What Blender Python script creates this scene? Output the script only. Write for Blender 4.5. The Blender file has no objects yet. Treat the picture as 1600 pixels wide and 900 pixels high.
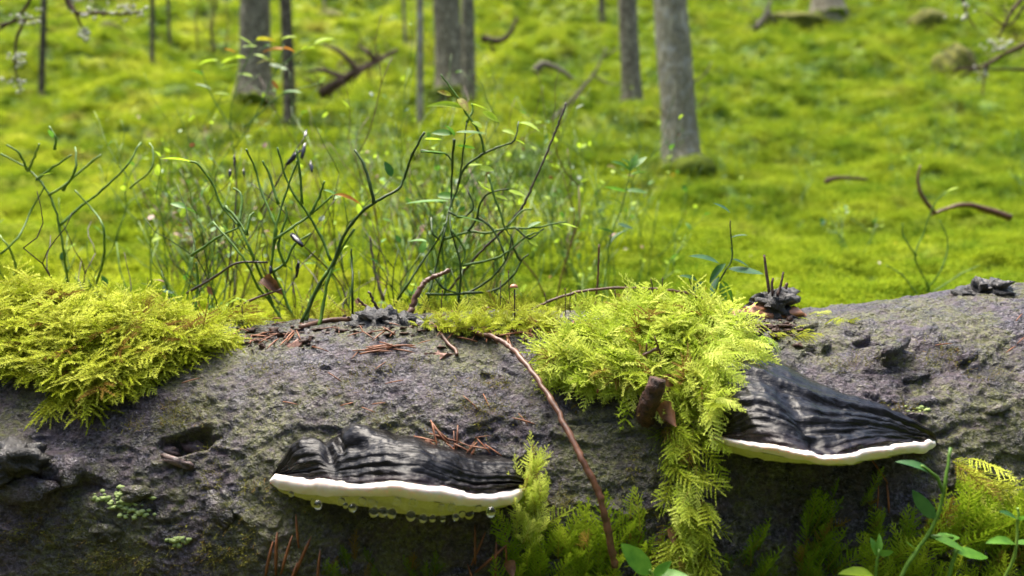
import bpy, math, random
import numpy as np
from mathutils import Vector, Matrix, Euler
from mathutils.bvhtree import BVHTree

random.seed(7); RNG = np.random.default_rng(7)
S = bpy.context.scene
COL = S.collection

# ------------------------------------------------------------------ camera, light, exposure
FPX = 1142.0                     # focal length in photo pixels (photo 1600 wide)
CAM = np.array((0.0, 0.0, 0.40))
cd = bpy.data.cameras.new('camera'); cam = bpy.data.objects.new('camera', cd); COL.objects.link(cam)
cam.location = CAM; cam.rotation_euler = (math.radians(90), 0, 0)
cd.sensor_width = 36; cd.lens = FPX / 1600 * 36
cd.clip_start = 0.01; cd.clip_end = 300
cd.dof.use_dof = True; cd.dof.focus_distance = 0.53; cd.dof.aperture_fstop = 5.2
S.camera = cam

SUN_EL, SUN_AZ = math.radians(75), math.radians(-45)     # azimuth from +Y towards +X
w = bpy.data.worlds.new('World'); S.world = w; w.use_nodes = True
nt = w.node_tree
sky = nt.nodes.new('ShaderNodeTexSky'); sky.sky_type = 'NISHITA'; sky.sun_disc = False
sky.sun_elevation = SUN_EL; sky.sun_rotation = SUN_AZ
sky.air_density = 1.0; sky.dust_density = 4.0; sky.ozone_density = 1.0
bg = nt.nodes['Background']; bg.inputs[1].default_value = 0.15
nt.links.new(sky.outputs[0], bg.inputs[0])
sl = bpy.data.lights.new('sun', 'SUN'); so = bpy.data.objects.new('sun', sl); COL.objects.link(so)
sl.energy = 2.8; sl.angle = math.radians(42); sl.color = (1.0, 0.93, 0.80)
dirv = Vector((math.sin(SUN_AZ) * math.cos(SUN_EL), math.cos(SUN_AZ) * math.cos(SUN_EL), math.sin(SUN_EL)))
so.rotation_euler = dirv.to_track_quat('Z', 'Y').to_euler()
S.view_settings.view_transform = 'Standard'; S.view_settings.look = 'None'
S.view_settings.exposure = 1.82; S.view_settings.gamma = 1.0

# ------------------------------------------------------------------ numeric helpers
def _h(ix, iy, iz, seed):
    n = (ix * 374761393 + iy * 668265263 + iz * 2147483647 + seed * 974634777) & 0xffffffff
    n = ((n ^ (n >> 13)) * 1274126177) & 0xffffffff
    n = ((n ^ (n >> 16)) * 2246822519) & 0xffffffff
    return ((n ^ (n >> 15)) & 0xffff) / 65535.0
def vnoise(p, seed=0):
    p = np.asarray(p, float); i = np.floor(p).astype(np.int64); f = p - i
    f = f * f * f * (f * (f * 6 - 15) + 10)
    r = 0
    for dx in (0, 1):
        for dy in (0, 1):
            for dz in (0, 1):
                wgt = (f[..., 0] if dx else 1 - f[..., 0]) * (f[..., 1] if dy else 1 - f[..., 1]) * (f[..., 2] if dz else 1 - f[..., 2])
                r = r + wgt * _h(i[..., 0] + dx, i[..., 1] + dy, i[..., 2] + dz, seed)
    return r * 2 - 1
def fbm(p, octv=4, seed=0, gain=.5):
    p = np.asarray(p, float); a, s, r = 1.0, 1.0, 0
    for k in range(octv):
        r = r + a * vnoise(p * s + 17.3 * k, seed + k); a *= gain; s *= 2.03
    return r
def worley(p, seed=0):
    p = np.asarray(p, float); i = np.floor(p).astype(np.int64)
    f1 = np.full(p.shape[:-1], 9.0); f2 = f1.copy(); idv = np.zeros(p.shape[:-1])
    for dx in (-1, 0, 1):
        for dy in (-1, 0, 1):
            for dz in (-1, 0, 1):
                c = i + np.array((dx, dy, dz))
                q = np.stack([c[..., k] + _h(c[..., 0], c[..., 1], c[..., 2], seed + 11 + k) for k in range(3)], -1)
                d = np.sqrt(((p - q) ** 2).sum(-1)); v = _h(c[..., 0], c[..., 1], c[..., 2], seed + 40)
                closer = d < f1
                f2 = np.where(closer, f1, np.minimum(f2, d)); idv = np.where(closer, v, idv); f1 = np.where(closer, d, f1)
    return f1, f2, idv
def P(x, y, d):                  # photo pixel + distance -> world point
    return np.array(((x - 800) / FPX * d, d, (450 - y) / FPX * d)) + CAM
def ray(x, y):
    v = Vector(((x - 800) / FPX, 1.0, (450 - y) / FPX)); return v.normalized()
def sm(a, b, x): t = np.clip((x - a) / (b - a), 0, 1); return t * t * (3 - 2 * t)
def catmull(pts, n=4):
    pts = [np.asarray(p, float) for p in pts]
    if len(pts) < 3: return pts
    q = [2 * pts[0] - pts[1]] + pts + [2 * pts[-1] - pts[-2]]; out = []
    for i in range(1, len(q) - 2):
        for k in range(n):
            t = k / n
            out.append(.5 * (2 * q[i] + (q[i + 1] - q[i - 1]) * t + (2 * q[i - 1] - 5 * q[i] + 4 * q[i + 1] - q[i + 2]) * t * t
                             + (3 * q[i] - q[i - 1] - 3 * q[i + 1] + q[i + 2]) * t ** 3))
    out.append(pts[-1]); return out
def resample(curve, n):
    c = np.array(curve, float); d = np.r_[0, np.cumsum(np.hypot(*np.diff(c, axis=0).T))]
    t = np.linspace(0, d[-1], n)
    return np.stack([np.interp(t, d, c[:, 0]), np.interp(t, d, c[:, 1])], 1)

# ------------------------------------------------------------------ object helpers
def mesh(name, V, F, mat, smooth=True, attrs=None):
    me = bpy.data.meshes.new(name)
    V = np.asarray(V, np.float32)
    if isinstance(F, np.ndarray):
        k = F.shape[1]; me.vertices.add(len(V)); me.vertices.foreach_set('co', V.ravel())
        me.loops.add(F.size); me.loops.foreach_set('vertex_index', F.ravel().astype(np.int32))
        me.polygons.add(len(F)); me.polygons.foreach_set('loop_start', np.arange(0, F.size, k, dtype=np.int32))
        me.update(calc_edges=True)
    else:
        me.from_pydata([tuple(v) for v in V], [], F); me.update()
    if smooth and len(me.polygons): me.polygons.foreach_set('use_smooth', np.ones(len(me.polygons), bool))
    for nm, ty, val in attrs or ():
        a = me.attributes.new(nm, ty, 'POINT')
        a.data.foreach_set('color' if 'COLOR' in ty else ('vector' if 'VECTOR' in ty else 'value'), np.asarray(val).ravel())
    if mat: me.materials.append(mat)
    return me
def link(name, me, parent=None, loc=(0, 0, 0)):
    o = bpy.data.objects.new(name, me); COL.objects.link(o); o.location = loc
    if parent: o.parent = parent
    return o
def tag(o, label=None, cat=None, group=None, kind=None):
    if label: o['label'] = label
    if cat: o['category'] = cat
    if group: o['group'] = group
    if kind: o['kind'] = kind
    return o
def thing(name, label, cat, loc, group=None):
    o = bpy.data.objects.new(name, None); COL.objects.link(o); o.location = tuple(loc); o.empty_display_size = .02
    return tag(o, label, cat, group)
def part(name, VF, mat, parent, smooth=True, attrs=None):         # VF in world coordinates
    V, F = VF; L = np.array(parent.matrix_basis.translation)
    p = parent
    while p.parent: p = p.parent; L = L + np.array(p.matrix_basis.translation)
    return link(name, mesh(name, np.asarray(V) - L, F, mat, smooth, attrs), parent)
def solo(name, VF, mat, label, cat, group=None, smooth=True):
    V = np.asarray(VF[0]); c = V.mean(0); c[2] = V[:, 2].min()
    return tag(link(name, mesh(name, V - c, VF[1], mat, smooth), None, c), label, cat, group)
def tube(pts, radii, seg=6, rough=0.0, seed=0, cap=True):
    pts = np.array(pts, float); n = len(pts); radii = np.broadcast_to(np.asarray(radii, float), (n,)) if np.ndim(radii) < 1 or len(np.atleast_1d(radii)) != n else np.asarray(radii)
    T = np.gradient(pts, axis=0); T /= np.linalg.norm(T, axis=1)[:, None] + 1e-9
    ref = np.array((0.31, -.9, .3)) if abs(T[0] @ np.array((0.31, -.9, .3))) < .85 else np.array((1., 0, 0))
    V = []
    a = np.linspace(0, 2 * math.pi, seg, endpoint=False)
    u = np.cross(T[0], ref)
    for i in range(n):
        u = u - T[i] * (u @ T[i]); u /= np.linalg.norm(u) + 1e-9; v = np.cross(T[i], u)
        rr = radii[i] * (1 + rough * RNG.uniform(-1, 1, seg))
        V.append(pts[i] + (np.cos(a) * rr)[:, None] * u + (np.sin(a) * rr)[:, None] * v)
    V = np.concatenate(V); F = []
    for i in range(n - 1):
        for k in range(seg):
            F.append((i * seg + k, i * seg + (k + 1) % seg, (i + 1) * seg + (k + 1) % seg, (i + 1) * seg + k))
    if cap: F.append(tuple(range(seg))[::-1]); F.append(tuple((n - 1) * seg + k for k in range(seg)))
    return V, F
def merge(items):
    V, F, o = [], [], 0
    for v, f in items:
        V.append(np.asarray(v)); F += [tuple(i + o for i in q) for q in f]; o += len(v)
    return np.concatenate(V), F
def blob(c, r, seed=0, amp=.25, seg=14, freq=1.2, sq=(1, 1, 1)):
    V, F = [], []
    th = np.linspace(0, math.pi, seg // 2 + 2); ph = np.linspace(0, 2 * math.pi, seg, endpoint=False)
    for t in th:
        for p in ph: V.append((math.sin(t) * math.cos(p), math.sin(t) * math.sin(p), math.cos(t)))
    V = np.array(V); k = 1 + amp * fbm(V * freq + seed * 7.7, 3, seed)
    m = seg
    for i in range(len(th) - 1):
        for j in range(m):
            F.append((i * m + j, (i + 1) * m + j, (i + 1) * m + (j + 1) % m, i * m + (j + 1) % m))
    return V * k[:, None] * r * np.array(sq) + np.asarray(c), F

# ------------------------------------------------------------------ material helpers
class NT:
    def __init__(s, name):
        s.m = bpy.data.materials.new(name); s.m.use_nodes = True; s.t = s.m.node_tree; s.N = s.t.nodes
        s.b = s.N['Principled BSDF']; s.out = s.N['Material Output']
    def n(s, typ, **kw):
        x = s.N.new(typ)
        for k, v in kw.items():
            if k.startswith('i_'): x.inputs[int(k[2:])].default_value = v
            else: setattr(x, k, v)
        return x
    def l(s, a, b): s.t.links.new(a, b)
    def coord(s, scale=(1, 1, 1)):
        g = s.n('ShaderNodeNewGeometry'); mp = s.n('ShaderNodeMapping'); s.l(g.outputs['Position'], mp.inputs[0])
        mp.inputs['Scale'].default_value = scale; return mp.outputs[0]
    def noise(s, vec, scale, detail=5, rough=.6):
        x = s.n('ShaderNodeTexNoise'); s.l(vec, x.inputs['Vector']); x.inputs['Scale'].default_value = scale
        x.inputs['Detail'].default_value = detail; x.inputs['Roughness'].default_value = rough; return x.outputs['Fac']
    def ramp(s, fac, *stops):
        r = s.n('ShaderNodeValToRGB'); s.l(fac, r.inputs[0]); e = r.color_ramp.elements
        while len(e) < len(stops): e.new(.5)
        for q, (p, c) in zip(e, stops): q.position = p; q.color = (*c, 1) if len(c) == 3 else c
        return r.outputs[0]
    def mix(s, fac, a, b, mode='MIX'):
        x = s.n('ShaderNodeMix', data_type='RGBA', blend_type=mode)
        for i, v in ((0, fac), (6, a), (7, b)):
            if isinstance(v, (int, float)): x.inputs[i].default_value = v
            elif isinstance(v, tuple): x.inputs[i].default_value = (*v, 1)
            else: s.l(v, x.inputs[i])
        return x.outputs[2]
    def math(s, op, a, b=0.0):
        x = s.n('ShaderNodeMath', operation=op)
        for i, v in enumerate((a, b)):
            if isinstance(v, (int, float)): x.inputs[i].default_value = v
            else: s.l(v, x.inputs[i])
        return x.outputs[0]
    def bump(s, h, strength, dist):
        x = s.n('ShaderNodeBump'); s.l(h, x.inputs['Height']); x.inputs['Strength'].default_value = strength; x.inputs['Distance'].default_value = dist
        s.l(x.outputs[0], s.b.inputs['Normal']); return x
    def base(s, c):
        if isinstance(c, tuple): s.b.inputs['Base Color'].default_value = (*c, 1)
        else: s.l(c, s.b.inputs['Base Color'])
    def set(s, rough=.6, spec=.5, trans=0.0):
        s.b.inputs['Roughness'].default_value = rough; s.b.inputs['Specular IOR Level'].default_value = spec
    def leafy(s, col, amount):      # add light passing through thin leaves
        t = s.n('ShaderNodeBsdfTranslucent'); mx = s.n('ShaderNodeMixShader'); mx.inputs[0].default_value = amount
        s.l(col, t.inputs[0]) if not isinstance(col, tuple) else setattr(t.inputs[0], 'default_value', (*col, 1))
        s.l(s.b.outputs[0], mx.inputs[1]); s.l(t.outputs[0], mx.inputs[2]); s.l(mx.outputs[0], s.out.inputs[0])

def mat_bark_log():
    m = NT('wet_bark'); v = m.coord()
    grain = m.noise(v, 430, 3, .62); mid = m.noise(v, 70, 6, .7); big = m.noise(v, 11, 4, .6)
    c = m.ramp(grain, (.38, (.006, .005, .006)), (.48, (.026, .022, .030)), (.57, (.070, .063, .080)), (.70, (.18, .166, .196)))
    purple = m.ramp(mid, (.44, (0, 0, 0)), (.56, (1, 1, 1)))
    c = m.mix(m.math('MULTIPLY', purple, .6), c, m.mix(grain, (.018, .010, .014), (.135, .090, .112)))
    brown = m.ramp(m.noise(v, 34, 5, .7), (.60, (0, 0, 0)), (.72, (1, 1, 1)))
    c = m.mix(m.math('MULTIPLY', brown, .5), c, (.075, .046, .045))
    alg = m.ramp(m.math('ADD', m.math('MULTIPLY', big, .75), m.math('MULTIPLY', m.noise(v, 95, 6, .75), .45)), (.565, (0, 0, 0)), (.66, (1, 1, 1)))
    alg = m.math('MULTIPLY', alg, m.ramp(m.noise(v, 380, 4, .7), (.36, (.15, .15, .15)), (.6, (1, 1, 1))))
    c = m.mix(m.math('MULTIPLY', alg, .8), c, m.mix(grain, (.045, .052, .008), (.175, .185, .026)))
    dark = m.ramp(m.noise(v, 24, 6, .72), (.34, (1, 1, 1)), (.47, (0, 0, 0)))
    c = m.mix(m.math('MULTIPLY', dark, .8), c, (.014, .012, .013))
    m.base(c); m.set(.5, .62)
    m.l(m.ramp(mid, (.3, (.22,) * 3), (.7, (.52,) * 3)), m.b.inputs['Roughness'])
    hh = m.math('ADD', m.math('MULTIPLY', grain, .5), m.math('MULTIPLY', m.noise(v, 170, 5, .7), 1.0))
    m.bump(hh, 1.0, .0055)
    return m.m
def mat_simple(name, c1, c2, scale=200, rough=.5, spec=.5, bump=.0, trans=0.0, stretch=(1, 1, 1), coat=0.0):
    m = NT(name); v = m.coord(stretch); n = m.noise(v, scale, 5, .65)
    c = m.ramp(n, (.32, c1), (.68, c2)); m.base(c); m.set(rough, spec)
    if bump: m.bump(n, .8, bump)
    if trans: m.leafy(c, trans)
    if coat: m.b.inputs['Coat Weight'].default_value = coat; m.b.inputs['Coat Roughness'].default_value = .12
    return m.m
def mat_moss(name, lo, mid, hi, stem=(.22, .13, .03), trans=.42):
    m = NT(name); a = m.n('ShaderNodeAttribute', attribute_name='tint'); s = m.n('ShaderNodeSeparateColor'); m.l(a.outputs[0], s.inputs[0])
    c = m.ramp(s.outputs[0], (0, lo), (.5, mid), (1, hi))
    c = m.mix(s.outputs[2], c, stem)
    m.base(c); m.set(.6, .15); m.leafy(c, trans); return m.m
def mat_ground_moss(name, inst):
    m = NT(name); v = m.coord()
    big = m.noise(v, 2.1, 7, .68); md = m.noise(v, 7, 6, .68); fine = m.noise(v, 60, 4, .65)
    c = m.ramp(big, (.34, (.035, .105, .006)), (.46, (.14, .235, .010)), (.55, (.31, .385, .014)), (.66, (.50, .51, .065)))
    c = m.mix(m.math('MULTIPLY', m.ramp(md, (.50, (0, 0, 0)), (.62, (1, 1, 1))), .8), c, (.035, .095, .006))
    pale = m.ramp(m.noise(v, 4.6, 6, .7), (.55, (0, 0, 0)), (.66, (1, 1, 1)))
    c = m.mix(m.math('MULTIPLY', pale, .6), c, (.56, .56, .11))
    hol_shade = m.ramp(m.noise(v, 9.5, 5, .7), (.34, (1, 1, 1)), (.44, (0, 0, 0)))  # shade of hollows painted into the moss colour as dark noise patches
    c = m.mix(m.math('MULTIPLY', hol_shade, .7), c, (.045, .075, .010))
    tan = m.ramp(m.noise(v, 3.1, 5, .6), (.585, (0, 0, 0)), (.68, (1, 1, 1)))
    c = m.mix(m.math('MULTIPLY', tan, .7), c, (.24, .165, .065))
    sy_ = m.n('ShaderNodeSeparateXYZ'); m.l(v, sy_.inputs[0])
    if not inst:
        fr = m.math('LESS_THAN', sy_.outputs[1], .5); c = m.mix(m.math('MULTIPLY', fr, .85), c, m.ramp(md, (.4, (.035, .024, .014)), (.6, (.10, .075, .03))))
    gr = m.ramp(m.math('ADD', sy_.outputs[0], m.math('MULTIPLY', m.noise(v, 1.2, 3, .6), 1.6)), (.75, (0, 0, 0)), (1.0, (1, 1, 1)))
    c = m.mix(m.math('MULTIPLY', gr, .42), c, (.085, .175, .010))
    if inst:
        a = m.n('ShaderNodeAttribute', attribute_name='tint', attribute_type='INSTANCER')
        c = m.mix(m.math('MULTIPLY', a.outputs['Fac'], .38), c, (.50, .55, .030))
        m.base(c); m.set(.85, .05); m.leafy(c, .42)
    else:
        c = m.mix(m.ramp(fine, (.35, (1, 1, 1)), (.6, (0, 0, 0))), c, (.030, .05, .006))
        m.base(c); m.set(.8, .2); m.bump(m.math('ADD', fine, md), .8, .03)
    return m.m
def mat_trunk(name, c1, c2, c3, sx=1.0):
    m = NT(name); v = m.coord((1, 1, .45)); n = m.noise(v, 26 * sx, 6, .72); n2 = m.noise(v, 95 * sx, 5, .7); n3 = m.noise(m.coord(), 9, 4, .6)
    c = m.ramp(n2, (.32, c1), (.62, c2)); c = m.mix(m.ramp(n, (.5, (0, 0, 0)), (.64, (1, 1, 1))), c, c3)
    c = m.mix(m.math('MULTIPLY', m.ramp(n3, (.55, (0, 0, 0)), (.7, (1, 1, 1))), .4), c, (.10, .115, .06))
    c = m.mix(m.math('MULTIPLY', m.ramp(m.noise(m.coord((1, 1, .7)), 38 * sx, 4, .7), (.52, (0, 0, 0)), (.60, (1, 1, 1))), .55), c, tuple(min(q * 1.45, .5) for q in c3))
    m.base(c); m.set(.9, .1); m.bump(m.math('ADD', n, n2), 1.0, .03); return m.m

M = {}
M['bark'] = mat_bark_log()
M['moss_yellow'] = mat_moss('feather_moss_yellow', (.12, .18, .010), (.38, .45, .026), (.64, .68, .12))
M['moss_lime'] = mat_moss('feather_moss_lime', (.11, .19, .012), (.38, .49, .034), (.66, .72, .16))
M['moss_green'] = mat_moss('shoot_moss_green', (.04, .10, .006), (.24, .36, .018), (.48, .56, .05))
M['film'] = mat_moss('film_moss', (.045, .055, .008), (.11, .115, .016), (.26, .27, .035), trans=.15)
M['ground'] = mat_ground_moss('moss_ground', False); M['tuft'] = mat_ground_moss('moss_tuft', True)
M['trunk_grey'] = mat_trunk('spruce_bark_grey', (.055, .048, .034), (.21, .185, .125), (.33, .30, .21))
M['trunk_dark'] = mat_trunk('spruce_bark_dark', (.022, .018, .013), (.10, .084, .056), (.19, .165, .115))
M['trunk_pale'] = mat_trunk('spruce_bark_pale', (.10, .088, .060), (.36, .33, .225), (.50, .46, .33))
M['stem_green'] = mat_simple('bilberry_stem', (.035, .085, .010), (.12, .23, .026), 140, .5, .3)
M['stem_dark'] = mat_simple('bilberry_stem_dark', (.014, .030, .006), (.05, .10, .014), 140, .5, .3)
M['stem_lime'] = mat_simple('young_stem', (.10, .19, .02), (.20, .30, .05), 140, .4, .5)
M['twig'] = mat_simple('red_brown_twig', (.045, .017, .009), (.145, .062, .030), 160, .45, .5, .0004)
M['twig_dark'] = mat_simple('dark_twig', (.014, .008, .006), (.052, .027, .018), 160, .45, .5, .0004)
M['twig_pale'] = mat_simple('dead_wood_grey', (.07, .055, .040), (.22, .185, .14), 60, .8, .2, .001)
M['twig_brown'] = mat_simple('dead_wood_brown', (.030, .018, .012), (.12, .075, .05), 60, .8, .2, .001)
M['leaf_lime'] = mat_simple('leaf_lime', (.26, .42, .02), (.42, .56, .05), 160, .5, .2, .0, .5)
M['leaf_green'] = mat_simple('leaf_green', (.055, .17, .018), (.13, .29, .03), 130, .42, .3, .0, .4)
M['leaf_gloss'] = mat_simple('leaf_glossy', (.018, .075, .016), (.05, .14, .03), 110, .4, .35, .0, .3)
M['leaf_orange'] = mat_simple('leaf_orange', (.30, .085, .018), (.48, .23, .03), 110, .5, .2, .0, .45)
M['leaf_brown'] = mat_simple('leaf_brown', (.07, .028, .012), (.26, .12, .055), 160, .5, .4, .0, .2)
M['leaf_spot'] = mat_simple('leaf_spotted', (.16, .045, .012), (.42, .52, .03), 240, .5, .2, .0, .5)
M['leaf_pale'] = mat_simple('leaf_pale', (.42, .36, .27), (.66, .60, .50), 140, .5, .3, .0, .2)
M['leaf_black'] = mat_simple('withered_leaf', (.006, .005, .007), (.022, .018, .025), 160, .25, .6)
M['needle'] = mat_simple('dry_needle', (.075, .026, .012), (.27, .10, .038), 90, .5, .4)
M['char'] = mat_simple('charred_knot', (.004, .004, .004), (.030, .026, .025), 330, .35, .7, .004)
M['resin'] = mat_simple('orange_crust', (.17, .045, .018), (.62, .30, .16), 95, .35, .5, .002, 0, (.5, .5, 2.5))
M['chip'] = mat_simple('bark_chip', (.11, .055, .04), (.30, .17, .13), 260, .6, .3, .001)
M['flake'] = mat_simple('wet_bark_flake', (.030, .018, .016), (.17, .115, .10), 260, .4, .5, .0015)
M['lichen'] = mat_simple('grey_lichen', (.30, .30, .23), (.66, .66, .54), 120, .8, .2, .001)
M['lichen_green'] = mat_simple('green_lichen', (.16, .22, .07), (.36, .44, .17), 220, .8, .2, .001)
M['stub'] = mat_simple('broken_stub', (.018, .010, .007), (.115, .052, .034), 200, .6, .4, .005)
M['debris'] = mat_simple('humus', (.010, .006, .005), (.10, .045, .025), 240, .55, .4, .002)
M['cap_red'] = mat_simple('mushroom_cap', (.20, .06, .03), (.42, .19, .10), 200, .35, .5)

def mat_cap():
    m = NT('wet_black_cap'); a = m.n('ShaderNodeAttribute', attribute_name='st'); s = m.n('ShaderNodeSeparateColor'); m.l(a.outputs[0], s.inputs[0])
    v = m.coord(); n = m.noise(v, 120, 6, .7); n2 = m.noise(v, 430, 4, .6)
    cb = m.n('ShaderNodeCombineXYZ'); m.l(m.math('MULTIPLY', s.outputs[0], 2.2), cb.inputs[0]); m.l(m.math('MULTIPLY', s.outputs[1], 17), cb.inputs[1])
    ring = m.noise(cb.outputs[0], 1.0, 5, .6)
    c = m.ramp(n, (.3, (.0025, .0022, .0025)), (.62, (.008, .007, .0075)), (.8, (.020, .014, .012)))
    edge = m.ramp(s.outputs[1], (.80, (0, 0, 0)), (.97, (1, 1, 1)))
    c = m.mix(m.math('MULTIPLY', edge, .5), c, (.020, .008, .009))
    m.base(c); m.set(.28, .55)
    low = ring; up = m.ramp(s.outputs[1], (.05, (.24,) * 3), (.5, (0, 0, 0)))
    m.b.inputs['Specular IOR Level'].default_value = .27
    m.l(m.math('ADD', m.ramp(low, (.36, (.17,) * 3), (.62, (.34,) * 3)), 0.0), m.b.inputs['Roughness'])
    m.bump(m.math('ADD', m.math('ADD', m.math('MULTIPLY', ring, .75), m.math('MULTIPLY', n, .35)), m.math('MULTIPLY', n2, .22)), .7, .0026)
    m.b.inputs['Coat Weight'].default_value = .06; m.b.inputs['Coat Roughness'].default_value = .2
    return m.m
M['cap'] = mat_cap()
def mat_rim():
    m = NT('white_margin'); v = m.coord(); n = m.noise(v, 60, 4, .6); n2 = m.noise(v, 500, 4, .6)
    m.base(m.ramp(n, (.3, (.82, .68, .55)), (.55, (.87, .78, .71)), (.75, (.85, .79, .76)))); m.set(.55, .3)
    m.b.inputs['Subsurface Weight'].default_value = .25; m.b.inputs['Subsurface Scale'].default_value = .003
    m.bump(m.math('ADD', n, m.math('MULTIPLY', n2, .3)), .4, .001); return m.m
M['rim'] = mat_rim()
M['pores'] = mat_simple('pore_surface', (.50, .50, .13), (.66, .64, .23), 700, .5, .3, .0006)
wm = NT('water'); wm.base((1, 1, 1)); wm.set(.02, .5); wm.b.inputs['Transmission Weight'].default_value = 1; wm.b.inputs['IOR'].default_value = 1.33
M['water'] = wm.m

# ------------------------------------------------------------------ the hillside (setting)
HP = np.array([(-60, -.32), (.50, -.32), (.72, -.13), (.86, -.065), (1.1, -.035), (1.5, .035), (2.5, .27), (3.8, .64), (5.5, 1.43), (8, 2.95), (12, 5.7), (70, 48)])
def terr(x, y):
    x = np.asarray(x, float); y = np.asarray(y, float)
    z = np.interp(y, HP[:, 0], HP[:, 1]); z = .5 * z + .25 * (np.interp(y + .12 + .05 * y, HP[:, 0], HP[:, 1]) + np.interp(y - .12 - .05 * y, HP[:, 0], HP[:, 1]))
    far = sm(.8, 5, y)
    p = np.stack([x, y, np.zeros_like(x)], -1)
    z = z + fbm(p * 1.1, 3, 3) * (.015 + .13 * far) * sm(.7, 1.6, y) + fbm(p * 5, 3, 9) * (.018 + .030 * far) * sm(.55, .8, y) + np.abs(fbm(p * 2.3, 2, 29)) * .07 * far + np.abs(fbm(p * 12, 2, 19)) * .030 * sm(.7, 1.0, y)
    return z + CAM[2]
ys = np.r_[np.linspace(-4, .5, 24), np.linspace(.55, 3, 130), 3 + 7 * np.linspace(.005, 1, 130) ** 1.2, 10 + 55 * np.linspace(.02, 1, 50) ** 1.8]
us = np.linspace(-1, 1, 300); us = np.sign(us) * (.55 * np.abs(us) + .45 * np.abs(us) ** 3)
GX = us[None, :] * (2.4 + np.abs(ys)[:, None] * 1.5); GY = np.repeat(ys[:, None], 300, 1)
GZ = terr(GX, GY)
def gridfaces(r, c):
    i = np.arange(r * c).reshape(r, c)
    return np.stack([i[:-1, :-1], i[:-1, 1:], i[1:, 1:], i[1:, :-1]], -1).reshape(-1, 4)
gv = np.stack([GX, GY, GZ], -1).reshape(-1, 3); gf = gridfaces(*GX.shape)
tag(link('ground', mesh('ground', gv, gf, M['ground'])), 'mossy forest hillside rising behind the log', kind='structure')
GB = BVHTree.FromPolygons([Vector(v) for v in gv], [tuple(f) for f in gf.tolist()])
def on_ground(x, y):
    h = GB.ray_cast(Vector(CAM), ray(x, y)); return np.array(h[0]) if h[0] else P(x, y, 9)

# ------------------------------------------------------------------ the fallen log
R0, AY, AZ = .150, .620, -.174
def axis(x):
    return AY - .02 * sm(.1, .6, x) * 0, AZ + .021 * sm(.20, .46, x) + .02 * sm(.46, 1.2, x) + .006 * sm(-.2, -.5, x)
def log_base(x, th):
    ay, az = axis(x); r = R0 + .004 * np.sin(x * 9 + 1) + .010 * sm(.2, .5, x)
    return ay - r * np.sin(th), az + r * np.cos(th), r
lx = np.r_[np.linspace(-1.5, -.52, 60), np.linspace(-.515, .515, 860), np.linspace(.52, 1.5, 60)]
lt = np.r_[np.linspace(-math.pi * .9, -.5, 40), np.linspace(-.49, 1.95, 330), np.linspace(1.96, math.pi * 1.1, 24)]
LX, LT = np.meshgrid(lx, lt, indexing='ij')
by, bz, rr = log_base(LX, LT)
base = np.stack([LX, by, bz + CAM[2]], -1); nrm = np.stack([np.zeros_like(LX), -np.sin(LT), np.cos(LT)], -1)
q = np.stack([LX * .62, by, bz], -1)
low = fbm(q * 9, 3, 21) * .0042
f1, f2, idv = worley(q * 62 + fbm(q * 40, 2, 5)[..., None] * .6, 2)
plates = (sm(.0, .22, f2 - f1) - 1) * .0011 + (idv - .5) * .0010
f1b, f2b, idb = worley(q * 21 + fbm(q * 25, 2, 8)[..., None] * .5, 4)
chip = np.where(idb > .70, -.0020 * sm(.02, .08, f2b - f1b), 0)
fine = fbm(q * 240, 4, 31, .6) * .0011 + fbm(q * 90, 3, 41) * .0008
disp = low + plates + chip + fine
def hit_cyl(x, y):              # first estimate of where a photo pixel meets the log
    d = np.linspace(.3, .75, 900); pts = np.stack([(x - 800) / FPX * d, d, (450 - y) / FPX * d], -1)
    ay, az = axis(pts[:, 0]); r = R0 + .004 * np.sin(pts[:, 0] * 9 + 1) + .010 * sm(.2, .5, pts[:, 0])
    k = np.argmax(np.hypot(pts[:, 1] - ay, pts[:, 2] - az) < r); return pts[k] + CAM
def feature(x, y, sx, sy, amp, ang=0, power=2):
    global disp
    c = hit_cyl(x, y); dx = base[..., 0] - c[0]
    ds = (LT - LT.flat[np.argmin(((base - c) ** 2).sum(-1))]) * R0
    ca, sa = math.cos(ang), math.sin(ang); u = (dx * ca + ds * sa) / sx; v = (-dx * sa + ds * ca) / sy
    disp = disp + amp * np.exp(-(np.abs(u) ** power + np.abs(v) ** power))
feature(286, 690, .0165, .0080, -.016, -.35, 6)        # the hollow
feature(270, 712, .018, .006, .003, -.3)
feature(35, 720, .026, .012, .011, .15); feature(60, 765, .030, .008, .007, -.1); feature(105, 735, .012, .010, .007)
feature(130, 760, .02, .005, -.008)
feature(370, 800, .02, .006, .004, .6); feature(180, 790, .018, .010, .004)
feature(1010, 640, .022, .022, .010)                   # swelling at the broken stub
feature(600, 520, .05, .02, .004)
feature(1385, 540, .020, .004, -.006, .4, 4); feature(1390, 552, .016, .006, .005, .4)
feature(1270, 545, .012, .003, -.004, .3, 4); feature(1340, 520, .012, .003, -.004, .2, 4)
feature(1545, 470, .025, .03, .006)
for i in range(13):
    feature(random.uniform(20, 1580), random.uniform(520, 700 if i % 3 else 880), random.uniform(.010, .024), random.uniform(.0013, .002), -random.uniform(.002, .0035), random.uniform(-.25, .45), 3)
for i in range(46):
    fx, fy = random.uniform(20, 1580), random.uniform(520, 880)
    if 430 < fx < 830 and fy > 650: continue
    feature(fx, fy, random.uniform(.004, .012), random.uniform(.001, .0025), random.choice((-.0035, -.003, .002)), random.uniform(-.2, .8), 3)
LV = base + nrm * disp[..., None]
logf = gridfaces(*LX.shape)
lv = LV.reshape(-1, 3)
LC = np.array((0, AY, AZ + CAM[2] - R0))
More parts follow.
